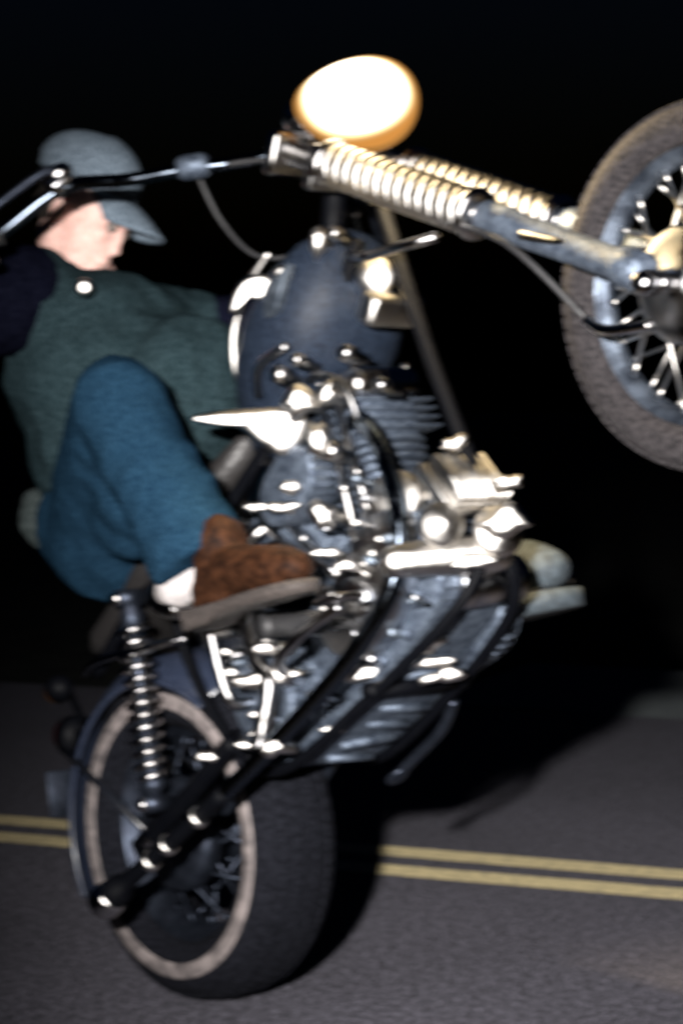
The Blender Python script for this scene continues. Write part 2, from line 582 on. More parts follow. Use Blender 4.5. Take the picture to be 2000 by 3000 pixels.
# rear brake drum and sprocket
bm = bmesh.new()
lathe(bm, [(0.0, -0.098), (0.03, -0.098), (0.04, -0.09), (0.095, -0.086), (0.112, -0.078), (0.115, -0.066), (0.115, -0.04), (0.06, -0.04)], n=48)
part('brake_drum', bm, 'dull_steel', rw_)
bm = bmesh.new()
lathe(bm, [(0.05, 0.082), (0.125, 0.082), (0.132, 0.086), (0.125, 0.090), (0.05, 0.090)], n=48)
part('sprocket', bm, 'dull_steel', rw_)
bm = bmesh.new()
lathe(bm, [(0.0, -0.150), (0.016, -0.150), (0.020, -0.144), (0.020, -0.118), (0.0, -0.118)], n=6)
lathe(bm, [(0.012, -0.13), (0.012, 0.15)], n=12)
part('axle', bm, 'chrome', rw_)

# ---- front fork
fdir = V((0.4795, 0, -0.736)).normalized()          # down the fork
ftop = V((1.165, 0, 0.755))
flen = 0.94
FY = 0.098
def fp(t, y, fwd=0.0):                               # t metres down the leg, fwd ahead of it
    return ftop + fdir * t + V((0.0, y, 0)) + V((0.838, 0, 0.546)) * fwd
for s in (-1, 1):
    bm = bmesh.new()
    tube(bm, [fp(-0.05, s * FY), fp(0.62, s * FY)], 0.0185, n=20)
    lathe(bm, [(0.0, -0.062), (0.012, -0.06), (0.022, -0.055), (0.022, -0.045), (0.0, -0.045)], fp(0, s * FY), fdir, n=6)
    leg = part('fork_leg', bm, 'chrome')
    bm = bmesh.new()
    lathe(bm, [(0.0, 0.53), (0.026, 0.53), (0.031, 0.54), (0.031, 0.60), (0.027, 0.615), (0.026, 0.84), (0.032, 0.86), (0.032, 0.905), (0.02, 0.915), (0.0, 0.915)], fp(0, s * FY), fdir, n=24)
    box(bm, fp(0.885, s * FY), (0.05, 0.05, 0.06), frame_from(fdir, (0, 1, 0)), 0.01)
    part('slider', bm, 'cast_aluminium', leg)
    bm = bmesh.new()
    pts = []
    turns, a0, a1 = 13, 0.13, 0.50
    e1, e2 = V((0, 1, 0)), V((0.838, 0, 0.546))
    for k in range(turns * 12 + 1):
        a = 2 * math.pi * k / 12
        t = a0 + (a1 - a0) * k / (turns * 12)
        pts.append(fp(t, s * FY) + e1 * math.cos(a) * 0.036 + e2 * math.sin(a) * 0.036)
    tube(bm, pts, 0.0062, n=7, smooth=False)
    part('coil_spring', bm, 'polished_alloy', leg)
    for t in (0.12, 0.51):
        bm = bmesh.new()
        lathe(bm, [(0.018, t - 0.008), (0.044, t - 0.008), (0.046, t), (0.044, t + 0.008), (0.018, t + 0.008)], fp(0, s * FY), fdir, n=28)
        part('spring_cup', bm, 'chrome', leg)
for t in (-0.02, 0.10):
    bm = bmesh.new()
    box(bm, fp(t, 0, -0.012), (0.028, 0.27, 0.085), frame_from(fdir, (0.838, 0, 0.546)), 0.010)
    part('triple_clamp', bm, 'chrome')
bm = bmesh.new()
tube(bm, [fp(-0.03, 0, -0.035), fp(0.16, 0, -0.035)], 0.031, n=24)
part('steering_head', bm, 'black_paint')
bm = bmesh.new()
tube(bm, [FA + V((0, -0.15, 0)), FA + V((0, 0.15, 0))], 0.013, n=14)
for s in (-1, 1):
    lathe(bm, [(0.0, 0.155), (0.017, 0.15), (0.022, 0.14), (0.022, 0.118), (0.0, 0.118)], FA, (0, s, 0), n=6)
part('front_axle', bm, 'chrome')
bm = bmesh.new()                                     # rod from the brake plate to the fork leg, and brake arm
tube(bm, [FA + V((-0.02, -0.09, 0.075)), fp(0.66, -FY - 0.035)], 0.008, n=10)
tube(bm, [FA + V((-0.06, -0.088, -0.03)), FA + V((-0.13, -0.1, 0.02)), FA + V((-0.15, -0.1, 0.06))], 0.009, n=10)
part('brake_torque_arm', bm, 'chrome')
bm = bmesh.new()
tube(bm, [FA + V((-0.15, -0.1, 0.06)), V((1.50, -0.145, 0.205)), V((1.36, -0.10, 0.40)), V((1.24, -0.06, 0.58)), V((1.13, -0.10, 0.76)), V((1.05, -0.155, 0.825))], 0.0055, n=8)
part('brake_cable', bm, 'black_rubber')
bm = bmesh.new()                                     # fork brace rods seen below the springs
tube(bm, [V((1.215, -0.115, 0.445)), V((1.362, -0.115, 0.352))], 0.0095, n=12)
tube(bm, [V((1.215, -0.115, 0.445)), V((1.13, -0.06, 0.52))], 0.0095, n=12)
part('steering_damper', bm, 'chrome')

# ---- headlamp
hdir = V((0.74, -0.58, -0.20)).normalized()
hc = V((1.275, -0.005, 0.775))
hw0 = V((0.58, 0.766, -0.31))
hw = (hw0 - hdir * hw0.dot(hdir)).normalized()   # its long axis
hh = hdir.cross(hw)
def oval(bm, prof, closed=False, n=56):  # egg-shaped outline takes the form of the lamp's glare
    rings = []
    for (r, h) in prof:
        rings.append([bm.verts.new(hc + hdir * h + (hw * math.cos(2 * math.pi * k / n) * 1.38 + hh * 1.14 * math.sin(2 * math.pi * k / n) * (1 + 0.20 * math.cos(2 * math.pi * k / n + 0.5))) * max(r, 0.0008)) for k in range(n)])
    pr = list(zip(rings, rings[1:]))
    if closed:
        pr.append((rings[-1], rings[0]))
    for a, b in pr:
        for k in range(n):
            bm.faces.new((a[k], a[(k + 1) % n], b[(k + 1) % n], b[k]))
    if not closed:
        bm.faces.new(list(reversed(rings[0])))
        bm.faces.new(rings[-1])
def lens_glow():
    m = M['lamp_glow']
    n, l = m.node_tree.nodes, m.node_tree.links
    e = [q for q in n if q.type == 'EMISSION'][0]
    tc = n.new('ShaderNodeTexCoord')
    def vm(op, a, vec):
        q = n.new('ShaderNodeVectorMath')
        q.operation = op
        l.new(a, q.inputs[0])
        q.inputs[1].default_value = vec
        return q.outputs['Value'] if op == 'DOT_PRODUCT' else q.outputs[0]
    d = vm('SUBTRACT', tc.outputs['Object'], hc)
    c = n.new('ShaderNodeCombineXYZ')
    l.new(vm('DOT_PRODUCT', d, hw / 1.38 / 0.080), c.inputs[0])
    l.new(vm('DOT_PRODUCT', d, hh / 1.14 / 0.080), c.inputs[1])
    ln = n.new('ShaderNodeVectorMath')
    ln.operation = 'LENGTH'
    l.new(c.outputs[0], ln.inputs[0])
    for kind in ('col', 'str'):  # colour and strength fade to the edge to imitate glare
        rp = n.new('ShaderNodeValToRGB')
        l.new(ln.outputs['Value'], rp.inputs[0])
        el = rp.color_ramp.elements
        if kind == 'col':
            el[0].position, el[0].color = 0.78, (1.0, 0.90, 0.72, 1)
            el[1].position, el[1].color = 0.995, (1.0, 0.42, 0.09, 1)
            x = el.new(0.92)
            x.color = (1.0, 0.66, 0.28, 1)
            l.new(rp.outputs[0], e.inputs[0])
        else:
            el[0].position, el[0].color = 0.70, (1, 1, 1, 1)
            el[1].position, el[1].color = 1.0, (0.08, 0.08, 0.08, 1)
            x = el.new(0.86)
            x.color = (0.28, 0.28, 0.28, 1)
            x = el.new(0.95)
            x.color = (0.105, 0.085, 0.085, 1)
            mu = n.new('ShaderNodeMath')
            mu.operation = 'MULTIPLY'
            mu.inputs[1].default_value = 9.0
            l.new(rp.outputs[0], mu.inputs[0])
            l.new(mu.outputs[0], e.inputs[1])
lens_glow()
bm = bmesh.new()
oval(bm, [(0.012, -0.115), (0.035, -0.108), (0.056, -0.085), (0.070, -0.05), (0.078, -0.01), (0.078, 0.004)])
lamp = part('headlight', bm, 'chrome')
bm = bmesh.new()
oval(bm, [(0.076, 0.002), (0.081, 0.000), (0.0835, 0.008), (0.081, 0.016), (0.075, 0.016)], closed=True)
part('lamp_rim', bm, 'lamp_halo_glow', lamp)
bm = bmesh.new()
oval(bm, [(0.080, 0.012), (0.0775, 0.020), (0.066, 0.032), (0.048, 0.042), (0.026, 0.048), (0.0, 0.050)])
part('lens', bm, 'lamp_glow', lamp, label='blazing warm white headlight lens')
for s in (-1, 1):
    bm = bmesh.new()
    tube(bm, [fp(0.02, s * 0.07, 0.01), hc - hdir * 0.05 + V((0, s * 0.088, -0.01))], 0.011, n=10)
    ball(bm, hc - hdir * 0.05 + V((0, s * 0.09, -0.01)), 0.017)
    part('headlight_bracket', bm, 'chrome')
lp = bpy.data.lights.new('headlight_spill', 'SPOT')  # added lamp below the lens, aimed down to brighten the fork
lp.spot_size = R(165)
lp.spot_blend = 0.35
lp.energy = 150
lp.color = (1.0, 0.76, 0.42)
lp.shadow_soft_size = 0.04
lpo = bpy.data.objects.new('headlight_spill', lp)
C.objects.link(lpo)
lpo.location = at(V((1.365, -0.085, 0.715)))
lpo.rotation_euler = (ROT @ V((0.35, -0.12, -0.93))).to_track_quat('-Z', 'Y').to_euler()
# speedometer and top clamp bolts
bm = bmesh.new()
lathe(bm, [(0.0, -0.05), (0.03, -0.045), (0.042, -0.02), (0.044, 0.0), (0.040, 0.006), (0.0, 0.006)], V((1.17, -0.03, 0.845)), V((-0.5, 0, 0.86)), n=32)
part('speedometer', bm, 'chrome')

# ---- handlebar (one swept bar), grips, levers
bm = bmesh.new()
half = [V((1.145, 0.0, 0.800)), V((1.150, -0.06, 0.795)), V((1.085, -0.11, 0.808)), V((1.013, -0.19, 0.850)), V((0.930, -0.275, 0.893)), V((0.848, -0.355, 0.945)), V((0.74, -0.45, 0.925)), V((0.64, -0.575, 0.875))]
bar = [V((p.x, -p.y, p.z)) for p in reversed(half[1:])] + half
tube(bm, bar, 0.0128, n=14)
bars = part('handlebar', bm, 'dark_chrome')
for s in (-1, 1):
    mir = lambda p: V((p[0], -s * p[1], p[2]))
    g0, g1 = mir((0.735, -0.455, 0.924)), mir((0.635, -0.58, 0.873))
    bm = bmesh.new()
    d = (g1 - g0).normalized()
    L = (g1 - g0).length
    prof = [(0.0, 0.0), (0.022, 0.0), (0.022, 0.006)]
    for k in range(12):
        prof += [(0.0185, L * (k + 0.5) / 13), (0.0165, L * (k + 0.9) / 13)]
    prof += [(0.021, L - 0.004), (0.018, L), (0.0, L)]
    lathe(bm, prof, g0, d, n=20)
    part('grip', bm, 'black_rubber', bars).location = (0, 0, 0)
    bm = bmesh.new()                                  # lever perch and lever
    pc = mir((0.845, -0.358, 0.958))
    box(bm, pc, (0.052, 0.046, 0.040), frame_from(d, (0.8, 0, 0.6)), 0.014, 3)
    ball(bm, pc + V((0.012, 0, 0.012)), (0.026, 0.024, 0.02), frame_from(d))
    part('lever_perch', bm, 'chrome', bars).location = (0, 0, 0)
    bm = bmesh.new()
    o = V((0.055, 0, 0.035))
    tube(bm, [pc + V((0.015, 0, 0.01)), pc + d * 0.05 + o * 0.8, g0 + d * 0.05 + o, g1 + o * 0.9], [0.009, 0.0085, 0.007, 0.006], n=10)
    ball(bm, g1 + o * 0.9, 0.010)
    part('lever', bm, 'dull_steel', bars).location = (0, 0, 0)
bm = bmesh.new()
lathe(bm, [(0.0, -0.03), (0.018, -0.03), (0.024, -0.02), (0.024, 0.02), (0.018, 0.03), (0.0, 0.03)], V((1.013, -0.19, 0.853)), V((-0.7, -0.7, 0.4)), n=20)
part('switch_housing', bm, 'cast_aluminium', bars).location = (0, 0, 0)
bm = bmesh.new()
tube(bm, [V((0.99, -0.165, 0.86)), V((0.955, -0.13, 0.77)), V((0.97, -0.1, 0.67)), V((1.06, -0.06, 0.60))], 0.005, n=8)
part('control_cable', bm, 'black_rubber')

# ---- frame: backbone, twin down tubes, lower rails, rear loop
bm = bmesh.new()
SH0 = fp(0.02, 0, -0.035)
SH1 = fp(0.14, 0, -0.035)
tube(bm, [SH0, V((0.95, 0, 0.56)), V((0.62, 0, 0.46)), V((0.45, 0, 0.40))], 0.022, n=14)
tube(bm, [SH1, V((1.135, 0, 0.33)), V((1.105, 0, 0.18)), V((1.075, 0, 0.02)), V((1.03, 0, -0.09))], 0.014, n=14)
for s in (-1, 1):
    tube(bm, [V((1.06, s * 0.008, -0.03)), V((1.02, s * 0.04, -0.10)), V((0.93, s * 0.075, -0.140)), V((0.70, s * 0.105, -0.145)), V((0.42, s * 0.12, -0.115)),
              V((0.335, s * 0.125, 0.02)), V((0.33, s * 0.125, 0.25)), V((0.40, s * 0.10, 0.40))], 0.0105, n=12)
    tube(bm, [V((0.42, s * 0.10, 0.40)), V((0.25, s * 0.13, 0.385)), V((0.05, s * 0.13, 0.36))], 0.014, n=12)
    tube(bm, [V((1.15, s * 0.045, 0.55)), V((0.92, s * 0.06, 0.44)), V((0.42, s * 0.09, 0.37))], 0.013, n=10)
for x, z in ((0.72, -0.14), (0.40, 0.38)):
    tube(bm, [V((x, -0.12, z)), V((x, 0.12, z))], 0.015, n=10)
part('frame', bm, 'frame_paint')
bm = bmesh.new()
for s in (-1, 1):
    tube(bm, [V((0.35, s * 0.128, 0.0)), V((0.17, s * 0.132, -0.005)), V((-0.03, s * 0.132, 0.0))], 0.019, n=12)
    box(bm, V((-0.015, s * 0.132, 0.0)), (0.10, 0.014, 0.055), None, 0.006)
tube(bm, [V((0.35, -0.12, 0)), V((0.35, 0.12, 0))], 0.024, n=12)
part('swingarm', bm, 'frame_paint')

# ---- rear shock absorbers with chrome coils
for s in (-1, 1):
    a, b = V((0.305, s * 0.178, 0.372)), V((0.105, s * 0.168, 0.020))
    d = (b - a).normalized()
    L = (b - a).length
    bm = bmesh.new()
    lathe(bm, [(0.0, -0.01), (0.014, -0.008), (0.018, 0.02), (0.024, 0.035), (0.024, 0.06), (0.013, 0.065), (0.013, L * 0.55), (0.020, L * 0.56), (0.020, L - 0.05), (0.027, L - 0.04), (0.027, L - 0.03), (0.015, L - 0.02), (0.013, L + 0.01), (0.0, L + 0.012)], a, d, n=20)
    for p in (a, b):
        tube(bm, [p + V((0, -0.028, 0)), p + V((0, 0.028, 0))], 0.018, n=16)
    sh_ = part('shock_absorber', bm, 'dull_steel')
    bm = bmesh.new()
    e1 = V((0, 1, 0))
    e1 = (e1 - d * e1.dot(d)).normalized()
    e2 = d.cross(e1)
    pts = []
    turns = 12.5
    for k in range(int(turns * 14) + 1):
        q = 2 * math.pi * k / 14
        t = 0.055 + (L - 0.105) * k / (turns * 14)
        pts.append(a + d * t + (e1 * math.cos(q) + e2 * math.sin(q)) * 0.029)
    tube(bm, pts, 0.0068, n=8, smooth=False)
    part('coil_spring', bm, 'chrome', sh_)
    for p in (a, b):
        bm = bmesh.new()
        lathe(bm, [(0.0, 0.044), (0.012, 0.042), (0.016, 0.034), (0.016, 0.024), (0.0, 0.024)], p, (0, s, 0), n=6)
        part('bolt', bm, 'chrome', sh_)

CD = V((0.555, -0.643, -0.531)).normalized()  # direction towards the camera and flash
WX = V((0.4925, 0.766, -0.413))                        # level, across the machine
WX = (WX - CD * WX.dot(CD)).normalized()
WZ = WX.cross(CD)
if WZ.z < 0:
    WZ = -WZ
def blade(bm, c, outline, bulge, thick=0.006, jit=None):
    """domed plate turned to the camera and flash so that it shines; outline in (across, up) metres about c"""
    ol = rounded(outline, 5)
    m = len(ol)
    cd = (CD + jit).normalized() if jit is not None else CD
    rings = []
    for f, h in ((1.0, -thick), (1.0, 0.0), (0.93, bulge * 0.35), (0.75, bulge * 0.72), (0.45, bulge * 0.95), (0.15, bulge)):
        rings.append([bm.verts.new(V(c) + WX * (u * f) + WZ * (v * f) + cd * (h - (WX * u * f + WZ * v * f).dot(cd) * (0 if jit is None else 1))) for u, v in ol])
    for a, b in zip(rings, rings[1:]):
        for k in range(m):
            bm.faces.new((a[k], a[(k + 1) % m], b[(k + 1) % m], b[k]))
    bm.faces.new(list(reversed(rings[0])))
    bm.faces.new(rings[-1])
def oval_pts(w_, h_, tilt=0.0):
    return [(w_ * math.cos(a) * math.cos(tilt) - h_ * math.sin(a) * math.sin(tilt), w_ * math.cos(a) * math.sin(tilt) + h_ * math.sin(a) * math.cos(tilt)) for a in [R(30 * k) for k in range(12)]]
# ---- fuel tank
bm = bmesh.new()
secs = [(0.690, 0.470, 0.020, 0.030), (0.710, 0.475, 0.055, 0.060), (0.76, 0.490, 0.092, 0.092), (0.83, 0.505, 0.128, 0.116), (0.92, 0.520, 0.150, 0.128), (1.01, 0.530, 0.150, 0.126), (1.08, 0.545, 0.125, 0.108), (1.125, 0.560, 0.090, 0.080), (1.145, 0.568, 0.040, 0.04)]
rings = []
n = 36
for x, z, wy, wz in secs:
    x, z = x - 0.035, z - 0.012
    ring = []
    for k in range(n):
        a = 2 * math.pi * k / n
        cy, sz = math.cos(a), math.sin(a)
        e = 0.78
        yy = wy * math.copysign(abs(cy) ** e, cy)
        zz = wz * math.copysign(abs(sz) ** e, sz)
        if sz < 0:
            zz *= 0.92
            yy *= 1 - 0.10 * abs(sz)
        ring.append(bm.verts.new((x + zz * 0.12, yy, z + zz)))
    rings.append(ring)
for a, b in zip(rings, rings[1:]):
    for k in range(n):
        bm.faces.new((a[k], a[(k + 1) % n], b[(k + 1) % n], b[k]))
bm.faces.new(list(reversed(rings[0])))
bm.faces.new(rings[-1])
bmesh.ops.subdivide_edges(bm, edges=list(bm.edges), cuts=1, smooth=1.0, use_grid_fill=True)
tank = part('fuel_tank', bm, 'blue_paint', label='dark blue teardrop fuel tank with an added bright highlight piece')
bm = bmesh.new()
blade(bm, (0.962, -0.150, 0.588), [(0.040, 0.016), (0.020, 0.032), (-0.012, 0.028), (-0.034, 0.004), (-0.046, -0.034), (-0.038, -0.040), (-0.022, -0.014), (0.012, -0.018), (0.034, -0.006)], 0.010, 0.02)
part('tank_glint', bm, 'polished_alloy', tank)  # added bright piece shaped like a highlight on the tank paint
bm = bmesh.new()                                       # raised metal badge on the side of the tank
ol = rounded([(0.965, 0.520), (1.00, 0.512), (1.055, 0.540), (1.075, 0.552), (1.02, 0.555), (0.985, 0.545)])
prism(bm, ol, -0.162, -0.142, 0.003)
part('badge', bm, 'satin_alloy', tank)
bm = bmesh.new()                                       # added strip imitating the highlight along the tank's rear edge
tube(bm, [V((0.775, -0.102, 0.425)), V((0.775, -0.108, 0.515)), V((0.83, -0.118, 0.592)), V((0.92, -0.115, 0.637)), V((1.0, -0.105, 0.652))], [0.004, 0.006, 0.008, 0.009, 0.006], n=10)
part('edge_glint', bm, 'polished_alloy', tank)

# ---- V-twin engine
eng = empty('engine', bike, OFF)
def epart(name, bm, material, smooth=True):
    return link(name, mesh(bm, name), material, eng, smooth=smooth)
bm = bmesh.new()
prism(bm, rounded([(0.60, -0.06), (0.66, -0.115), (0.80, -0.125), (0.95, -0.10), (1.00, 0.0), (0.965, 0.085), (0.86, 0.115), (0.72, 0.115), (0.62, 0.07)]), -0.085, 0.085, 0.014)
for a in range(10):
    q = 2 * math.pi * a / 10
    ball(bm, V((0.80 + 0.135 * math.cos(q), -0.088, -0.01 + 0.10 * math.sin(q))), (0.012, 0.010, 0.012), None, 8, 6)
epart('crankcase', bm, 'cast_aluminium')
bm = bmesh.new()                                      # timing cover on the right
prism(bm, rounded([(0.69, -0.03), (0.75, -0.09), (0.86, -0.085), (0.97, -0.02), (0.99, 0.055), (0.92, 0.085), (0.80, 0.06), (0.71, 0.04)]), -0.135, -0.085, 0.012)
lathe(bm, [(0.0, -0.152), (0.035, -0.150), (0.042, -0.143), (0.046, -0.130), (0.0, -0.130)], V((0.815, 0, -0.01)), (0, 1, 0), n=32)
epart('timing_cover', bm, 'chrome_soft')
bm = bmesh.new()                                      # gearbox
prism(bm, rounded([(0.36, -0.06), (0.42, -0.105), (0.56, -0.10), (0.60, -0.03), (0.58, 0.10), (0.50, 0.13), (0.38, 0.10)]), -0.10, 0.10, 0.012)
prism(bm, rounded([(0.40, -0.05), (0.50, -0.08), (0.56, -0.02), (0.54, 0.07), (0.46, 0.10), (0.39, 0.05)]), -0.135, -0.10, 0.010)
epart('gearbox', bm, 'cast_aluminium')
bm = bmesh.new()                                      # primary cover on the left
prism(bm, rounded([(0.38, -0.03), (0.42, -0.095), (0.52, -0.11), (0.72, -0.135), (0.85, -0.15), (0.92, -0.09), (0.92, 0.02), (0.86, 0.075), (0.72, 0.08), (0.50, 0.075), (0.41, 0.045)]), 0.09, 0.150, 0.018)
lathe(bm, [(0.075, 0.150), (0.072, 0.159), (0.0, 0.161)], V((0.50, 0, -0.015)), (0, 1, 0), n=32)
lathe(bm, [(0.06, 0.150), (0.057, 0.159), (0.0, 0.161)], V((0.83, 0, -0.045)), (0, 1, 0), n=32)
epart('primary_cover', bm, 'cast_aluminium')
for sgn, nm in ((1, 'front'), (-1, 'rear')):
    base = V((0.80 + sgn * 0.035, 0, 0.075))
    ax = V((math.sin(R(22.5)) * sgn, 0, math.cos(R(22.5))))
    bm = bmesh.new()
    tube(bm, [base, base + ax * 0.30], 0.052, n=28)
    prof = []
    for k in range(11):
        h = 0.03 + k * 0.0165
        ww_ = 0.082 + (0.006 if k > 7 else 0)
        lathe(bm, [(0.05, h - 0.0035), (ww_, h - 0.0022), (ww_ + 0.002, h), (ww_, h + 0.0022), (0.05, h + 0.0035)], base, ax, n=36)
    cyl = epart('cylinder', bm, 'cast_aluminium')
    bm = bmesh.new()
    rot = frame_from(V((ax.z, 0, -ax.x)), ax)
    for k in range(4):
        box(bm, base + ax * (0.215 + k * 0.018), (0.175 - 0.008 * k, 0.185, 0.006), rot, 0.002, 1)
    box(bm, base + ax * 0.245, (0.12, 0.13, 0.09), rot, 0.015)
    epart('cylinder_head', bm, 'cast_aluminium')
    bm = bmesh.new()
    b2 = bmesh.new()
    box(b2, V((0, 0, 0)), (0.150, 0.165, 0.062), None, 0.028, 4)
    m4 = rot.to_4x4()
    m4.translation = base + ax * 0.305
    bmesh.ops.transform(b2, matrix=m4, verts=b2.verts)
    add(bm, b2)
    for q in (-1, 1):
        for y in (-0.062, 0.062):
            p = base + ax * 0.335 + rot @ V((q * 0.052, y, 0))
            lathe(bm, [(0.0, 0.008), (0.008, 0.008), (0.009, 0.0), (0.009, -0.006)], p, ax, n=6)
    epart('rocker_cover', bm, 'chrome')
    for q in (-0.022, 0.022):                          # pushrod tubes on the right
        bm = bmesh.new()
        lo = V((0.82 + sgn * 0.062 + q * 1.2, -0.112, 0.065))
        hi = base + ax * 0.275 + V((q * 0.9, -0.088, 0))
        tube(bm, [lo, hi], 0.0095, n=12)
        tube(bm, [lo, lo.lerp(hi, 0.16)], 0.0135, n=12)
        tube(bm, [lo.lerp(hi, 0.42), lo.lerp(hi, 0.50)], 0.0125, n=12)
        epart('pushrod_tube', bm, 'chrome')
# teardrop air cleaner between the cylinders, right
bm = bmesh.new()
blade(bm, (0.875, -0.195, 0.345), [(-0.135, 0.010), (-0.10, 0.020), (-0.03, 0.026), (0.035, 0.028), (0.075, 0.010), (0.070, -0.030), (0.035, -0.058), (-0.005, -0.040), (-0.05, -0.008), (-0.11, -0.002)], 0.012, 0.03)
ac = part('air_cleaner', bm, 'polished_alloy', label='bright tapered air scoop beside the knee')
bm = bmesh.new()
tube(bm, [V((0.875, -0.18, 0.345)), V((0.82, -0.09, 0.31))], 0.028, n=16)
part('intake_elbow', bm, 'cast_aluminium', ac)
bm = bmesh.new()
prism(bm, rounded([(0.73, 0.22), (0.86, 0.20), (0.90, 0.26), (0.84, 0.31), (0.74, 0.29)]), -0.16, -0.07, 0.012)
part('carburettor', bm, 'cast_aluminium')

# ---- exhaust: two headers on the right that run back to two silencers, one low pipe on the left
def pipe(name, pts, r, material='chrome'):
    bm = bmesh.new()
    tube(bm, pts, r, n=18, step=8)
    return part(name, bm, material)
pipe('exhaust_pipe', [V((0.955, -0.075, 0.275)), V((1.005, -0.105, 0.245)), V((1.03, -0.125, 0.16)), V((1.005, -0.135, 0.04)), V((0.93, -0.155, -0.06)), V((0.78, -0.19, -0.115)), V((0.55, -0.225, -0.132)), V((0.39, -0.241, -0.131))], 0.0165, 'dark_chrome')
pipe('exhaust_pipe', [V((0.655, -0.075, 0.285)), V((0.61, -0.125, 0.26)), V((0.60, -0.175, 0.16)), V((0.585, -0.20, 0.03)), V((0.60, -0.21, -0.03)), V((0.55, -0.22, -0.085)), V((0.50, -0.228, -0.13))], 0.0165)
for z0, z1, x0, x1 in ((-0.131, -0.118, 0.40, -0.015),):
    a, b = V((x0, -0.240, z0)), V((x1, -0.292, z1))
    L = (b - a).length
    bm = bmesh.new()
    lathe(bm, [(0.012, 0.0), (0.0165, 0.0), (0.017, 0.03), (0.0155, 0.035), (0.0155, L * 0.35), (0.017, L * 0.75), (0.020, L - 0.075), (0.028, L - 0.07), (0.031, L - 0.03), (0.029, L), (0.022, L), (0.022, L - 0.05)], a, b - a, n=32)
    part('silencer', bm, 'frame_paint')
    bm = bmesh.new()
    tip = a.lerp(b, 0.955)
    lathe(bm, [(0.0315, -0.022), (0.034, -0.014), (0.0345, 0.0), (0.034, 0.014), (0.0315, 0.022)], tip, b - a, n=32)
    part('silencer_tip', bm, 'chrome')
    for q in (0.22, 0.46, 0.60):
        bm = bmesh.new()
        lathe(bm, [(0.0175, -0.008), (0.0205, -0.007), (0.0205, 0.007), (0.0175, 0.008)], a.lerp(b, q), b - a, n=24)
        part('clamp_glint', bm, 'polished_alloy')  # bright rings added as glints along the dark pipe
# horns and regulator on the down tube
bm = bmesh.new()
for k in range(7):
    box(bm, V((1.082, -0.075 + k * 0.018, 0.045)), (0.040, 0.0085, 0.105), Matrix.Rotation(R(-8), 3, 'Y'), 0.003, 1)
box(bm, V((1.060, -0.02, 0.045)), (0.024, 0.15, 0.115), Matrix.Rotation(R(-8), 3, 'Y'), 0.006)
part('regulator', bm, 'polished_alloy')
for c, r_, ax_ in ((V((0.975, -0.085, 0.095)), 0.046, V((0.6, -0.75, -0.25))), (V((1.045, -0.100, -0.020)), 0.038, V((0.7, -0.6, -0.4))), (V((1.072, -0.010, -0.060)), 0.044, V((0.8, -0.45, -0.4)))):
    bm = bmesh.new()
    lathe(bm, [(0.0, -0.03), (r_ * 0.5, -0.028), (r_ * 0.86, -0.014), (r_, 0.0), (r_ * 1.04, 0.006), (r_, 0.012), (r_ * 0.8, 0.018), (r_ * 0.45, 0.025), (r_ * 0.2, 0.031), (0.0, 0.032)], c, ax_, n=32)
    part('horn', bm, 'polished_alloy')
bm = bmesh.new()                                      # oil filter can across the front of the crankcase
tube(bm, [V((0.965, -0.155, -0.035)), V((1.00, -0.075, -0.055)), V((1.03, 0.005, -0.075))], [0.030, 0.034, 0.034], n=24, round_caps=True)
part('oil_filter', bm, 'polished_alloy')
bm = bmesh.new()                                      # ribbed dynamo under it
lathe(bm, [(0.0, -0.075), (0.03, -0.075), (0.040, -0.068), (0.042, -0.05), (0.038, -0.045), (0.042, -0.04), (0.042, 0.04), (0.038, 0.045), (0.042, 0.05), (0.042, 0.072), (0.0, 0.075)], V((0.955, 0.03, -0.085)), V((0.12, 1, 0.0)), n=32)
part('dynamo', bm, 'chrome_soft')
bm = bmesh.new()
box(bm, V((1.112, -0.015, 0.415)), (0.060, 0.125, 0.05), Matrix.Rotation(R(-25), 3, 'Y'), 0.014, 3)
part('horn_cover', bm, 'polished_alloy')
bm = bmesh.new()
lathe(bm, [(0.0, -0.035), (0.026, -0.033), (0.036, -0.02), (0.038, 0.0), (0.03, 0.012), (0.0, 0.016)], V((1.125, -0.02, 0.482)), V((0.5, -0.75, -0.35)), n=28)
part('ignition_coil', bm, 'polished_alloy')
# oil lines, linkages and small bright fittings
bm = bmesh.new()
tube(bm, [V((0.93, -0.10, 0.40)), V((0.985, -0.125, 0.37)), V((1.02, -0.12, 0.31)), V((1.0, -0.115, 0.22))], 0.007, n=8)
part('oil_line', bm, 'chrome_soft')
bm = bmesh.new()
tube(bm, [V((0.56, -0.10, 0.15)), V((0.62, -0.15, 0.17)), V((0.70, -0.14, 0.13)), V((0.76, -0.12, 0.05))], 0.007, n=8)
part('oil_line', bm, 'chrome_soft')
bm = bmesh.new()
tube(bm, [V((0.56, -0.09, 0.19)), V((0.63, -0.145, 0.215)), V((0.72, -0.14, 0.19)), V((0.79, -0.12, 0.07))], 0.007, n=8)
part('oil_line', bm, 'chrome_soft')
bm = bmesh.new()
tube(bm, [V((0.84, -0.14, 0.44)), V((0.90, -0.165, 0.46)), V((0.98, -0.16, 0.44))], 0.008, n=8)
part('oil_line', bm, 'chrome_soft')
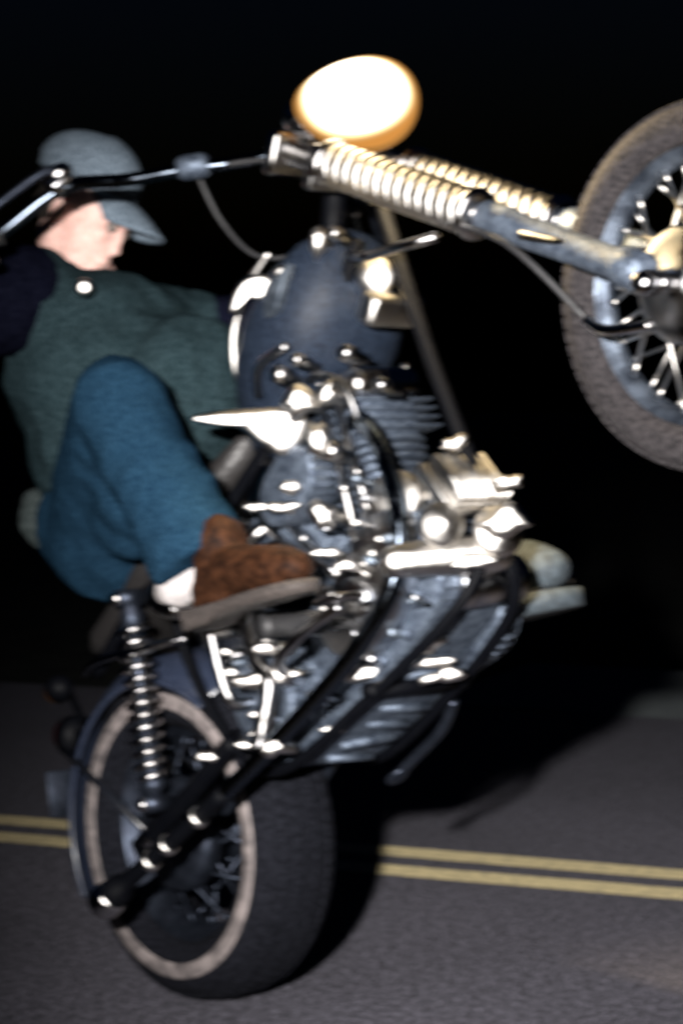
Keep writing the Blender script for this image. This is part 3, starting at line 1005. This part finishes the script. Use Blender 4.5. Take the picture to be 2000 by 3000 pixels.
for c, r_ in ((V((1.085, -0.145, 0.332)), 0.017), (V((0.927, -0.155, 0.418)), 0.019), (V((1.081, -0.10, 0.262)), 0.016), (V((0.985, -0.155, 0.402)), 0.014), (V((1.155, -0.095, 0.555)), 0.015), (V((0.97, -0.175, 0.205)), 0.02), (V((0.66, -0.165, 0.185)), 0.013), (V((0.745, -0.165, 0.125)), 0.016)):
    bm = bmesh.new()
    lathe(bm, [(0.0, 0.016), (r_ * 0.7, 0.014), (r_, 0.006), (r_, -0.02), (r_ * 0.6, -0.025), (r_ * 0.6, -0.05)], c, V((0.25, -0.95, 0.1)), n=8)
    part('acorn_nut', bm, 'chrome')
def glint_plate(name, c, w_, h_, tilt=0.10, stem=True, material='polished_alloy', bulge=0.62):  # added plate facing camera and flash, imitates a glint on the metal
    bm = bmesh.new()
    c = V(c)
    blade(bm, c, [(u * random.uniform(0.72, 1.15), v * random.uniform(0.65, 1.2)) for u, v in oval_pts(w_, h_, tilt)], h_ * bulge, 0.008,
          V((random.uniform(-1, 1), random.uniform(-1, 1), random.uniform(-1, 1))) * 0.16)
    if stem:
        tube(bm, [c - CD * 0.004, V((c.x - 0.03, min(c.y + 0.07, -0.02) if c.y < 0 else c.y - 0.05, c.z + 0.01))], min(h_ * 0.7, 0.012), n=8)
    part(name, bm, material)
for a in (('plate_glint', (0.970, -0.19, 0.318), 0.036, 0.034), ('plate_glint', (0.968, -0.19, 0.232), 0.024, 0.036), ('cap_glint', (0.847, -0.18, 0.222), 0.022, 0.013), ('cap_glint', (0.744, -0.18, 0.256), 0.026, 0.011),
          ('cap_glint', (0.805, -0.18, 0.206), 0.034, 0.013), ('round_glint', (0.885, -0.18, 0.128), 0.026, 0.030, 0.5), ('cap_glint', (0.856, -0.185, 0.067), 0.030, 0.010), ('cap_glint', (0.884, -0.185, 0.018), 0.022, 0.011),
          ('round_glint', (0.890, -0.12, 0.020), 0.036, 0.030), ('round_glint', (1.030, -0.06, -0.090), 0.045, 0.016), ('rod_glint', (0.632, -0.20, 0.022), 0.040, 0.012), ('pipe_glint', (0.598, -0.205, -0.022), 0.074, 0.017, 0.18),
          ('clamp_glint', (0.560, -0.235, -0.140), 0.026, 0.018, 0.2), ('rod_glint', (0.490, -0.19, 0.153), 0.018, 0.009), ('rod_glint', (0.520, -0.19, 0.138), 0.022, 0.010), ('peg_glint', (0.760, -0.21, 0.002), 0.042, 0.009, 0.25),
          ('sump_glint', (0.712, -0.10, -0.098), 0.050, 0.015, 0.12), ('underside_glint', (0.822, -0.05, -0.112), 0.048, 0.024, 0.1), ('underside_glint', (0.775, -0.03, -0.125), 0.070, 0.011, 0.05), ('sump_glint', (0.790, 0.02, -0.165), 0.032, 0.013, 0.1),
          ('sump_glint', (0.560, -0.08, -0.120), 0.026, 0.010, 0.0), ('clamp_glint', (0.470, -0.215, -0.080), 0.020, 0.008, 0.0), ('clamp_glint', (0.515, -0.215, -0.085), 0.016, 0.008, 0.0), ('rod_glint', (0.290, -0.16, 0.005), 0.028, 0.010, 0.0),
          ('cable_glint', (1.010, -0.16, 0.300), 0.016, 0.030, -0.5), ('cable_glint', (1.045, -0.15, 0.555), 0.018, 0.014), ('cable_glint', (1.115, -0.10, 0.575), 0.018, 0.034, -0.1), ('cap_glint', (1.110, -0.04, 0.105), 0.030, 0.013, 0.3),
          ('cap_glint', (1.150, -0.01, -0.012), 0.030, 0.014, 0.1), ('round_glint', (0.930, -0.05, 0.118), 0.048, 0.034), ('round_glint', (1.105, -0.02, -0.062), 0.050, 0.028, 0.15), ('plate_glint', (1.020, -0.04, 0.062), 0.024, 0.040, 0.2)):
    glint_plate(*a)  # made-up fittings, set where the engine should glint
for k in range(46):  # small made-up glints scattered over the lower engine
    cx, cz = random.uniform(0.46, 1.0), random.uniform(-0.13, 0.20)
    glint_plate('small_glint', (cx, random.uniform(-0.19, -0.12), cz - 0.10 * (cx - 0.7)), random.uniform(0.007, 0.018), random.uniform(0.005, 0.010), random.uniform(-0.2, 0.3), True, random.choice(('polished_alloy', 'chrome_soft', 'satin_alloy')))
# foot pegs, brake pedal, kick starter, gear lever, side stand
for s in (-1, 1):
    bm = bmesh.new()
    tube(bm, [V((0.79, s * 0.12, -0.045)), V((0.80, s * 0.22, -0.04))], 0.011, n=10)
    prof = [(0.0, 0.0), (0.02, 0.0)]
    for k in range(7):
        prof += [(0.021, 0.006 + k * 0.018), (0.017, 0.016 + k * 0.018)]
    prof += [(0.023, 0.135), (0.0, 0.138)]
    lathe(bm, prof, V((0.80, s * 0.215, -0.04)), (0, s, 0), n=18)
    part('foot_peg', bm, 'black_rubber')
bm = bmesh.new()
tube(bm, [V((0.60, -0.15, -0.02)), V((0.70, -0.26, -0.05)), V((0.84, -0.29, -0.075)), V((0.93, -0.29, -0.095))], 0.010, n=10)
box(bm, V((0.945, -0.30, -0.09)), (0.07, 0.06, 0.012), Matrix.Rotation(R(24), 3, 'Y'), 0.005)
part('brake_pedal', bm, 'chrome')
bm = bmesh.new()
tube(bm, [V((0.45, -0.135, 0.02)), V((0.455, -0.185, 0.03)), V((0.49, -0.195, 0.13)), V((0.53, -0.20, 0.19))], 0.011, n=10)
tube(bm, [V((0.53, -0.19, 0.19)), V((0.53, -0.29, 0.19))], 0.014, n=12)
part('kick_starter', bm, 'chrome')
bm = bmesh.new()
tube(bm, [V((0.62, 0.19, -0.02)), V((0.74, 0.235, -0.06)), V((0.90, 0.245, -0.05))], 0.009, n=10)
tube(bm, [V((0.90, 0.235, -0.05)), V((0.90, 0.31, -0.05))], 0.012, n=10)
part('gear_lever', bm, 'chrome')
bm = bmesh.new()
tube(bm, [V((0.66, 0.13, -0.145)), V((0.58, 0.15, -0.158)), V((0.46, 0.16, -0.152)), V((0.41, 0.16, -0.150))], 0.010, n=10)
ball(bm, V((0.405, 0.16, -0.152)), (0.028, 0.022, 0.010))
part('side_stand', bm, 'dull_steel')
# lower plates and ribs on the underside
bm = bmesh.new()
for k in range(6):
    q = random.uniform(-0.012, 0.012)
    tube(bm, [V((0.46 + k * 0.055 + q, -0.06 + abs(q) * 4, -0.126)), V((0.475 + k * 0.055 - q, 0.10 - random.uniform(0, 0.06), -0.136))], random.uniform(0.007, 0.013), n=8)
prism(bm, rounded([(0.44, -0.09), (0.60, -0.10), (0.78, -0.115), (0.78, -0.13), (0.60, -0.13), (0.44, -0.118)]), -0.09, 0.11, 0.005)
part('skid_plate', bm, 'cast_aluminium')

# ---- oil tank, bright side cover, seat
bm = bmesh.new()
prism(bm, rounded([(0.39, 0.15), (0.54, 0.14), (0.60, 0.24), (0.58, 0.36), (0.44, 0.37), (0.37, 0.28)]), -0.13, 0.13, 0.03, 4)
part('oil_tank', bm, 'black_paint')
bm = bmesh.new()
b2 = bmesh.new()
ball(b2, (0, 0, 0), (0.085, 0.022, 0.045), None, 24, 16)
bmesh.ops.transform(b2, matrix=Matrix.Translation(V((0.508, -0.235, 0.232))) @ frame_from(V((0.85, 0.1, -0.42)), CD).to_4x4() @ Matrix.Rotation(R(90), 4, 'X'), verts=b2.verts)
add(bm, b2)
part('side_cover', bm, 'polished_alloy')
for x, z in ((0.47, 0.25), (0.54, 0.22)):
    bm = bmesh.new()
    tube(bm, [V((x, -0.225, z)), V((x, -0.12, z))], 0.008, n=8)
    part('side_cover_bracket', bm, 'dull_steel')
bm = bmesh.new()
ss = [(0.02, 0.435, 0.10, 0.022), (0.08, 0.432, 0.125, 0.035), (0.20, 0.425, 0.135, 0.04), (0.30, 0.42, 0.155, 0.04), (0.40, 0.425, 0.165, 0.042), (0.52, 0.44, 0.135, 0.042), (0.62, 0.455, 0.095, 0.038), (0.69, 0.47, 0.07, 0.022)]
rings = []
for x, z, wy, wz in ss:
    rings.append([bm.verts.new((x, wy * math.copysign(abs(math.cos(2 * math.pi * k / 24)) ** 0.7, math.cos(2 * math.pi * k / 24)), z + wz * math.copysign(abs(math.sin(2 * math.pi * k / 24)) ** 0.7, math.sin(2 * math.pi * k / 24)))) for k in range(24)])
for a, b in zip(rings, rings[1:]):
    for k in range(24):
        bm.faces.new((a[k], a[(k + 1) % 24], b[(k + 1) % 24], b[k]))
bm.faces.new(list(reversed(rings[0])))
bm.faces.new(rings[-1])
part('seat', bm, 'seat_leather')

# ---- rear mudguard, stays, tail lamp, plate, indicators
bm = bmesh.new()
N1, N2 = 40, 12
g = [[], []]
for side, rr in ((0, 0.372), (1, 0.368)):
    for i in range(N1 + 1):
        a = R(22 + 150 * i / N1)
        row = []
        for j in range(N2 + 1):
            q = -1 + 2 * j / N2
            r_ = rr - 0.062 * abs(q) ** 3.2
            row.append(bm.verts.new((math.cos(a) * r_, q * (0.116 - 0.003 * side), math.sin(a) * r_)))
        g[side].append(row)
for side in (0, 1):
    for i in range(N1):
        for j in range(N2):
            f = (g[side][i][j], g[side][i + 1][j], g[side][i + 1][j + 1], g[side][i][j + 1])
            bm.faces.new(f if side == 0 else tuple(reversed(f)))
for i in range(N1):
    for j in (0, N2):
        bm.faces.new((g[0][i][j], g[0][i + 1][j], g[1][i + 1][j], g[1][i][j]))
for j in range(N2):
    for i in (0, N1):
        bm.faces.new((g[0][i][j], g[0][i][j + 1], g[1][i][j + 1], g[1][i][j]))
guard = part('rear_mudguard', bm, 'fender_paint')
for s in (-1, 1):                                      # beaded bright edge
    bm = bmesh.new()
    tube(bm, [V((math.cos(R(22 + 6 * k)) * 0.310, s * 0.117, math.sin(R(22 + 6 * k)) * 0.310)) for k in range(26)], 0.0065, n=8)
    part('edge_bead', bm, 'fender_paint', guard)
for s in (-1, 1):
    for pts in ([V((0.375, s * 0.15, 0.222)), V((0.30, s * 0.195, 0.255)), V((0.14, s * 0.185, 0.335)), V((0.02, s * 0.135, 0.380))], [V((0.0, s * 0.14, 0.02)), V((-0.16, s * 0.125, 0.31))]):
        bm = bmesh.new()
        tube(bm, pts, 0.0078, n=10)
        part('mudguard_stay', bm, 'chrome' if len(pts) > 2 else 'black_paint')
bm = bmesh.new()
box(bm, V((-0.245, 0, 0.355)), (0.05, 0.06, 0.09), Matrix.Rotation(R(35), 3, 'Y'), 0.012)
lathe(bm, [(0.0, 0.0), (0.045, 0.0), (0.048, 0.02), (0.045, 0.045), (0.0, 0.045)], V((-0.25, 0, 0.39)), V((-0.8, 0, 0.6)), n=28)
tl = part('tail_lamp', bm, 'frame_paint')
bm = bmesh.new()
lathe(bm, [(0.044, 0.043), (0.040, 0.058), (0.02, 0.066), (0.0, 0.067)], V((-0.25, 0, 0.39)), V((-0.8, 0, 0.6)), n=28)
part('lens', bm, 'red_lens', tl)
bm = bmesh.new()
box(bm, V((-0.325, 0, 0.30)), (0.004, 0.18, 0.10), Matrix.Rotation(R(30), 3, 'Y'), 0.0015, 1)
part('number_plate', bm, 'dull_steel')
for s in (-1, 1):
    bm = bmesh.new()
    tube(bm, [V((-0.20, s * 0.02, 0.40)), V((-0.15, s * 0.06, 0.42)), V((-0.10, s * 0.10, 0.425))], 0.008, n=8)
    lathe(bm, [(0.0, -0.03), (0.018, -0.026), (0.028, -0.01), (0.030, 0.012), (0.0, 0.014)], V((-0.105, s * 0.115, 0.43)), V((-1, 0, 0.2)), n=20)
    ind = part('indicator', bm, 'frame_paint')
    bm = bmesh.new()
    lathe(bm, [(0.029, 0.012), (0.024, 0.026), (0.0, 0.032)], V((-0.105, s * 0.115, 0.43)), V((-1, 0, 0.2)), n=20)
    part('lens', bm, 'amber_lens', ind)
# drive chain on the left
bm = bmesh.new()
loop = [V((0.128 * math.cos(R(a)), 0.086, 0.128 * math.sin(R(a)))) for a in range(90, 271, 15)] + [V((0.48 + 0.045 * math.cos(R(a)), 0.086, 0.045 * math.sin(R(a)))) for a in range(-90, 91, 20)]
tube(bm, loop + [loop[0]], 0.009, n=6, smooth=False)
part('drive_chain', bm, 'dull_steel')

# ------------------------------------------------------------------ the rider (same axes, own root at the seat)
RO = V((0.28, 0, 0.46))
def rl(p):
    return V(p) - RO
pel = V((0.27, -0.01, 0.56))
spn = V((0.30, -0.03, 0.72))
chs = V((0.38, -0.05, 0.90))
nck = V((0.478, -0.06, 1.075))
shR, shL = V((0.465, -0.245, 1.020)), V((0.455, 0.115, 0.955))
elR, elL = V((0.43, -0.555, 0.93)), V((0.62, 0.42, 0.78))
hnR, hnL = V((0.655, -0.54, 0.90)), V((0.655, 0.54, 0.90))
hpR, hpL = V((0.30, -0.115, 0.555)), V((0.31, 0.105, 0.535))
knR, knL = V((0.700, -0.335, 0.535)), V((0.735, 0.235, 0.55))
anR, anL = V((0.696, -0.300, 0.196)), V((0.640, 0.262, 0.165))
# head axes
hFw, hUw = V((0.84, -0.34, -0.47)).normalized(), V((0.44, 0.05, 0.88))
hF = ROT.inverted() @ hFw
hU0 = ROT.inverted() @ hUw
hU = (hU0 - hF * hU0.dot(hF)).normalized()
hS = hU.cross(hF)                                     # its left
HC = V((0.574, -0.080, 1.157))                         # centre of the head
HM = Matrix((hF, hS, hU)).transposed()
def hd(x, y, z):
    return HC + HM @ V((x, y, z))

bm = bmesh.new()
def limb(pts, rs, flat=None):
    tube(bm, [rl(p) for p in pts], rs, n=18, round_caps=True, flat=flat)
limb([pel + V((0, 0, -0.05)), spn, chs, nck - V((0.02, 0, 0.05))], [0.135, 0.125, 0.14, 0.07])
limb([shR, chs + V((0.02, 0, 0.05)), shL], [0.06, 0.11, 0.06])
limb([nck - V((0.03, 0, 0.06)), nck, hd(-0.02, 0, -0.06)], [0.065, 0.058, 0.055])
for sh_p, el_p, hn_p in ((shR, elR, hnR), (shL, elL, hnL)):
    limb([sh_p, sh_p.lerp(el_p, 0.5), el_p, el_p.lerp(hn_p, 0.5), hn_p], [0.05, 0.046, 0.038, 0.036, 0.026])
for h_, k_, a_ in ((hpR, knR, anR), (hpL, knL, anL)):
    limb([h_, h_.lerp(k_, 0.5), k_], [0.085, 0.075, 0.055])
    limb([k_, k_.lerp(a_, 0.35), a_], [0.053, 0.056, 0.036])
    limb([a_ + V((-0.03, 0, -0.06)), a_ + V((0.08, 0, -0.11)), a_ + V((0.19, 0, -0.165))], [0.03, 0.034, 0.024])
hb = lambda p, r: ball(bm, rl(hd(*p)), r, HM)
hb((-0.012, 0, 0.035), (0.098, 0.076, 0.090))         # cranium
hb((0.030, 0, -0.030), (0.068, 0.062, 0.080))         # face
hb((0.038, 0, -0.088), (0.046, 0.045, 0.034))         # jaw
hb((0.072, 0, -0.100), (0.022, 0.024, 0.020))         # chin
hb((0.082, 0, 0.022), (0.018, 0.050, 0.014))          # brow
hb((0.096, 0, -0.022), (0.012, 0.010, 0.030))         # nose
hb((0.102, 0, -0.036), (0.012, 0.013, 0.011))
hb((0.094, 0, -0.064), (0.010, 0.024, 0.007))         # lips
hb((0.092, 0, -0.074), (0.010, 0.021, 0.007))
for s in (-1, 1):
    hb((0.062, s * 0.036, -0.022), (0.028, 0.022, 0.022))   # cheek
    hb((-0.018, s * 0.074, -0.015), (0.022, 0.010, 0.034))  # ear
me = fuse(bm, 'person', 0.0065, 3)
person = link('person', me, 'skin')
person.matrix_world = Matrix.Translation(at(RO)) @ ROT.to_4x4()
person['label'] = 'rider in green jacket, blue jeans, brown boots and grey cap astride the rearing motorcycle'
person['category'] = 'person'
def worn(name, me, material, label=None, parent=None):
    o = link(name, me, material, parent or person)
    if label:
        o['label'] = label
    return o
for s in (-1, 1):
    bm = bmesh.new()
    ball(bm, rl(hd(0.083, s * 0.031, 0.003)), 0.0125)
    worn('eye', mesh(bm, 'eye'), 'eye_white')
bm = bmesh.new()
ball(bm, rl(hd(-0.055, 0, -0.005)), (0.055, 0.072, 0.050), HM)
ball(bm, rl(hd(-0.03, 0, 0.035)), (0.084, 0.078, 0.07), HM)
worn('hair', fuse(bm, 'hair', 0.006, 3, 0.5, (0.004, 60, (1, 1, 1))), 'hair')

# jacket: trunk, collar, zip, pocket flap, hem; sleeves of a darker shirt
bm = bmesh.new()
def ov(p, r, rot=None):
    ball(bm, rl(p), r, rot, 28, 20)
tr = frame_from(V((0.82, 0, -0.45)), V((0.35, 0, 0.94)))
ov((0.31, -0.02, 0.60), (0.190, 0.195, 0.15), tr)
ov((0.335, -0.03, 0.72), (0.205, 0.215, 0.17), tr)
ov((0.40, -0.045, 0.86), (0.205, 0.235, 0.165), tr)
ov((0.455, -0.065, 0.965), (0.145, 0.215, 0.10), tr)
ov((0.465, -0.085, 1.015), (0.085, 0.13, 0.055), tr)
ov((0.555, 0.0, 0.70), (0.10, 0.15, 0.15), tr)
tube(bm, [rl(shR + V((0, 0.03, 0))), rl(shR.lerp(elR, 0.18))], [0.105, 0.092], n=20, round_caps=True)
tube(bm, [rl(shL), rl(shL.lerp(elL, 0.18))], [0.085, 0.078], n=20, round_caps=True)
worn('jacket', fuse(bm, 'jacket', 0.011, 34, 0.6, (0.008, 11, (1.0, 1.3, 0.8))), 'green_wool', 'dark green wool jacket')
jk = person.children[-1]
bm = bmesh.new()                                      # collar: a standing band round the neck
cen = hd(0.0, 0, -0.160)
cu = (hU * 0.8 + V((0.25, 0, 0.6)) * 0.4).normalized()
cf = (hF - cu * hF.dot(cu)).normalized()
cs = cu.cross(cf)
col_r = []
for k in range(36):
    a = R(14 + 332 * k / 35)
    rx, ry = 0.098, 0.086
    base = cen + cf * math.cos(a) * rx + cs * math.sin(a) * ry
    outw = (cf * math.cos(a) + cs * math.sin(a))
    hgt = 0.034 + 0.012 * math.cos(a + 3.1)
    col_r.append([rl(base - cu * 0.05 + outw * 0.022), rl(base + cu * hgt), rl(base + cu * (hgt - 0.004) + outw * 0.012), rl(base - cu * 0.055 + outw * 0.040)])
vs = [[bm.verts.new(p) for p in r_] for r_ in col_r]
for a, b in zip(vs, vs[1:]):
    for k in range(4):
        bm.faces.new((a[k], b[k], b[(k + 1) % 4], a[(k + 1) % 4]))
bm.faces.new(vs[0])
bm.faces.new(list(reversed(vs[-1])))
worn('collar', mesh(bm, 'collar'), 'green_wool', None, jk)
bm = bmesh.new()
lathe(bm, [(0.0, 0.012), (0.008, 0.012), (0.016, 0.008), (0.0185, 0.0), (0.016, -0.012), (0.0, -0.012)], rl(V((0.624, -0.216, 0.902))), CD, n=20)
worn('pin_badge', mesh(bm, 'pin_badge'), 'polished_alloy', 'small bright metal badge on the jacket', jk)
bm = bmesh.new()
tube(bm, [rl(p) for p in (V((0.165, -0.180, 0.72)), V((0.155, -0.195, 0.67)), V((0.175, -0.195, 0.615)))], [0.030, 0.036, 0.028], n=16, round_caps=True)
worn('shirt_tail', fuse(bm, 'shirt_tail', 0.006, 4, 0.5, (0.003, 30, (1, 1, 1))), 'shirt_cloth', 'pale shirt tail showing below the jacket')
for sh_p, el_p, hn_p in ((shR, elR, hnR), (shL, elL, hnL)):
    bm = bmesh.new()
    near = sh_p.y < 0
    tube(bm, [rl(sh_p.lerp(el_p, 0.02 if near else 0.10)), rl(sh_p.lerp(el_p, 0.5)), rl(el_p), rl(el_p.lerp(hn_p, 0.5)), rl(el_p.lerp(hn_p, 0.90))], [0.112 if near else 0.066, 0.098 if near else 0.078, 0.068, 0.062, 0.046], n=20, round_caps=True)
    worn('sleeve', fuse(bm, 'sleeve', 0.010, 6, 0.5, (0.006, 14, (1, 1, 1))), 'navy_cloth', 'dark navy sleeve')

# gloves: palm, four fingers closed round the grip, thumb under it
def glove(hn_p, el_p, g0, g1, s):
    ax = (g1 - g0).normalized()                       # along the grip, outwards
    c = g0 + (g1 - g0) * 0.55
    toward = (el_p - c)
    toward = (toward - ax * toward.dot(ax)).normalized()   # from grip back to the wrist
    upd = ax.cross(toward)
    if upd.z < 0:
        upd = -upd
    b = bmesh.new()
    def pt(along, ang, r):
        return rl(c + ax * along + (-toward * math.cos(ang) + upd * math.sin(ang)) * r)
    for k, (al, ln) in enumerate(((-0.034, 1.0), (-0.0115, 1.08), (0.0115, 1.04), (0.034, 0.9))):
        angs = [R(165), R(125), R(80), R(30), R(-25 * ln), R(-70 * ln)]
        tube(b, [pt(al, a, r_) for a, r_ in zip(angs, (0.062, 0.045, 0.034, 0.031, 0.030, 0.029))], [0.0125, 0.0125, 0.0115, 0.0105, 0.010, 0.0088], n=10, round_caps=True)
    for al in (-0.03, -0.01, 0.012, 0.032):
        tube(b, [pt(al, R(168), 0.045), rl(c + ax * al * 0.7 + toward * 0.10 + upd * 0.012)], [0.017, 0.019], n=10, round_caps=True)
    th = [rl(c - ax * 0.020 + toward * 0.075 - upd * 0.006), pt(-0.050, R(-150), 0.040), pt(-0.052, R(-100), 0.033), pt(-0.046, R(-50), 0.031)]
    tube(b, th, [0.016, 0.0135, 0.012, 0.010], n=10, round_caps=True)
    tube(b, [rl(c + toward * 0.09 + upd * 0.01), rl(c + toward * 0.15 + upd * 0.008)], [0.034, 0.042], n=14, round_caps=True)
    return fuse(b, 'glove', 0.0042, 2)
gR0, gR1 = V((0.735, -0.455, 0.924)), V((0.635, -0.58, 0.873))
gL0, gL1 = V((0.735, 0.455, 0.924)), V((0.635, 0.58, 0.873))
worn('glove', glove(hnR, elR, gR0, gR1, -1), 'black_leather')
worn('glove', glove(hnL, elL, gL0, gL1, 1), 'black_leather')

# jeans: one pair
bm = bmesh.new()
def leg(h_, k_, a_, s):
    out = V((0, s, 0))
    tube(bm, [rl(h_ + V((-0.04, 0, 0.0))), rl(h_.lerp(k_, 0.35) + V((0, 0, 0.01))), rl(h_.lerp(k_, 0.72)), rl(k_ + V((0.004, 0, 0.004)))], [0.132, 0.125, 0.105, 0.086], n=24, round_caps=True)
    tube(bm, [rl(k_), rl(k_.lerp(a_, 0.3) + V((-0.012, 0, 0))), rl(k_.lerp(a_, 0.65) + V((-0.008, 0, 0))), rl(a_ + V((-0.018, 0, -0.015)))], [0.084, 0.084, 0.086, 0.092], n=24, round_caps=False)
leg(hpR, knR, anR, -1)
leg(hpL, knL, anL, 1)
ball(bm, rl(V((0.265, 0, 0.555))), (0.15, 0.19, 0.115), None, 28, 20)
ball(bm, rl(V((0.24, -0.13, 0.60))), (0.125, 0.11, 0.125), None, 28, 20)
ball(bm, rl(V((0.575, -0.262, 0.455))), (0.105, 0.085, 0.115), None, 28, 20)
ball(bm, rl(V((0.50, -0.235, 0.44))), (0.10, 0.075, 0.09), None, 28, 20)
worn('jeans', fuse(bm, 'jeans', 0.010, 8, 0.5, (0.0055, 11, (1.0, 1.0, 1.3))), 'denim', 'blue denim jeans')

# boots
def boot(a_, upper, sole, label, k=1.0, kt=1.0):
    # heel low at the back, toe forward and down; d along the foot
    d = V((0.90, 0, -0.436))
    n_ = V((0.436, 0, 0.90))
    y = V((0, 1, 0))
    heel = a_ + V((-0.045, 0, -0.085))
    b = bmesh.new()
    P = lambda u, v, t=0.0: rl(heel + (d * u + n_ * v * kt + y * t * kt) * k)
    tube(b, [P(0.050, 0.105), P(0.048, 0.08), P(0.045, 0.055), P(0.03, 0.035)], [0.050, 0.050, 0.048, 0.046], n=20, round_caps=True)
    tube(b, [P(0.02, 0.03), P(0.09, 0.045), P(0.15, 0.036), P(0.21, 0.028), P(0.245, 0.022)], [q * kt for q in (0.044, 0.052, 0.049, 0.046, 0.036)], n=20, round_caps=True, flat=(n_, 0.85))
    for q in (0.0, 1.0):
        tube(b, [P(0.0 + 0.01, 0.0), P(0.06, 0.006)], [0.040, 0.040], n=16, round_caps=True, flat=(n_, 0.6))
    bt = worn('boot', fuse(b, 'boot', 0.0065, 3, 0.5, (0.0022, 26, (1, 1, 1))), upper, label)
    ol = [(-0.045, 0.0, 0.038), (0.0, 0.0, 0.044), (0.08, 0.0, 0.042), (0.15, 0.0, 0.050), (0.22, 0.0, 0.049), (0.265, 0, 0.036), (0.285, 0, 0.012)]
    b = bmesh.new()
    top, bot = [], []
    side = [(u, wd) for u, _, wd in ol]
    loop = [(u, wd) for u, wd in side] + [(u, -wd) for u, wd in reversed(side)]
    loop = rounded(loop, 4)
    for u, wd in loop:
        th = 0.034 if u < 0.055 else 0.020
        top.append(b.verts.new(P(u, -0.004, wd)))
        bot.append(b.verts.new(P(u, -0.004 - th, wd * 0.97)))
    m = len(top)
    b.faces.new(top)
    b.faces.new(list(reversed(bot)))
    for k in range(m):
        b.faces.new((top[k], top[(k + 1) % m], bot[(k + 1) % m], bot[k]))
    worn('sole', mesh(b, 'sole'), sole, None, bt)
    b = bmesh.new()
    tube(b, [P(0.075 + 0.055 * math.cos(q), 0.062 + 0.055 * math.sin(q) * 0.35, 0.055 * math.sin(q)) for q in [R(30 * k) for k in range(13)]], 0.006, n=8)
    worn('boot_strap', mesh(b, 'boot_strap'), upper, None, bt)
boot(anR, 'brown_leather', 'sole_rubber', 'brown leather boot on the near foot peg')
boot(anL, 'worn_boot_leather', 'worn_boot_leather', 'scuffed grey boot on the far foot peg', 1.30, 1.3)

bm = bmesh.new()
tube(bm, [rl(p) for p in (V((0.655, -0.315, 0.165)), V((0.615, -0.325, 0.178)), V((0.565, -0.318, 0.200)))], [0.030, 0.037, 0.014], n=16, round_caps=True)
worn('sock', fuse(bm, 'sock', 0.006, 3, 0.5, (0.003, 40, (1, 1, 1))), 'white_cotton', 'pale sock bunched behind the near boot')

# cap: soft crown, band, peak, button
bm = bmesh.new()
rings = []
for i in range(13):
    a = R(-16 + 106 * i / 12)
    ring = []
    for k in range(44):
        q = 2 * math.pi * k / 44
        puff = 1 + 0.06 * math.sin(a) + 0.010 * noise.noise(V((math.cos(q) * 2, math.sin(q) * 2, i * 0.3)))
        x = 0.118 * math.cos(a) * math.cos(q) * puff - 0.030
        yv = 0.094 * math.cos(a) * math.sin(q) * puff
        z = 0.072 + 0.096 * math.sin(a) * (1 + 0.05 * math.cos(q))
        if a < 0:
            x *= 0.97
            yv *= 0.97
        ring.append(bm.verts.new(rl(hd(x - 0.006, yv, z))))
    rings.append(ring)
for a, b in zip(rings, rings[1:]):
    for k in range(44):
        bm.faces.new((a[k], a[(k + 1) % 44], b[(k + 1) % 44], b[k]))
bm.faces.new(rings[-1])
cp = worn('cap', mesh(bm, 'cap'), 'grey_canvas', 'grey cap with its peak pulled low')
bm = bmesh.new()
gt, gb = [], []
for i in range(9):
    r_ = i / 8
    rt, rb = [], []
    for k in range(25):
        q = R(-72 + 144 * k / 24)
        ext = 0.098 * r_ * math.cos(q * 0.9) ** 0.6
        x = 0.084 * math.cos(q) + ext
        yv = 0.084 * math.sin(q) * (1 + 0.05 * r_)
        z = 0.070 - 0.036 * r_ ** 1.4 - 0.026 * (yv / 0.09) ** 2
        rt.append(bm.verts.new(rl(hd(x, yv, z))))
        rb.append(bm.verts.new(rl(hd(x, yv, z - 0.005))))
    gt.append(rt)
    gb.append(rb)
for i in range(8):
    for k in range(24):
        bm.faces.new((gt[i][k], gt[i + 1][k], gt[i + 1][k + 1], gt[i][k + 1]))
        bm.faces.new((gb[i][k], gb[i][k + 1], gb[i + 1][k + 1], gb[i + 1][k]))
for k in range(24):
    bm.faces.new((gt[8][k], gb[8][k], gb[8][k + 1], gt[8][k + 1]))
    bm.faces.new((gt[0][k], gt[0][k + 1], gb[0][k + 1], gb[0][k]))
for i in range(8):
    for k in (0, 24):
        bm.faces.new((gt[i][k], gb[i][k], gb[i + 1][k], gt[i + 1][k]))
worn('peak', mesh(bm, 'peak'), 'grey_canvas', None, cp)
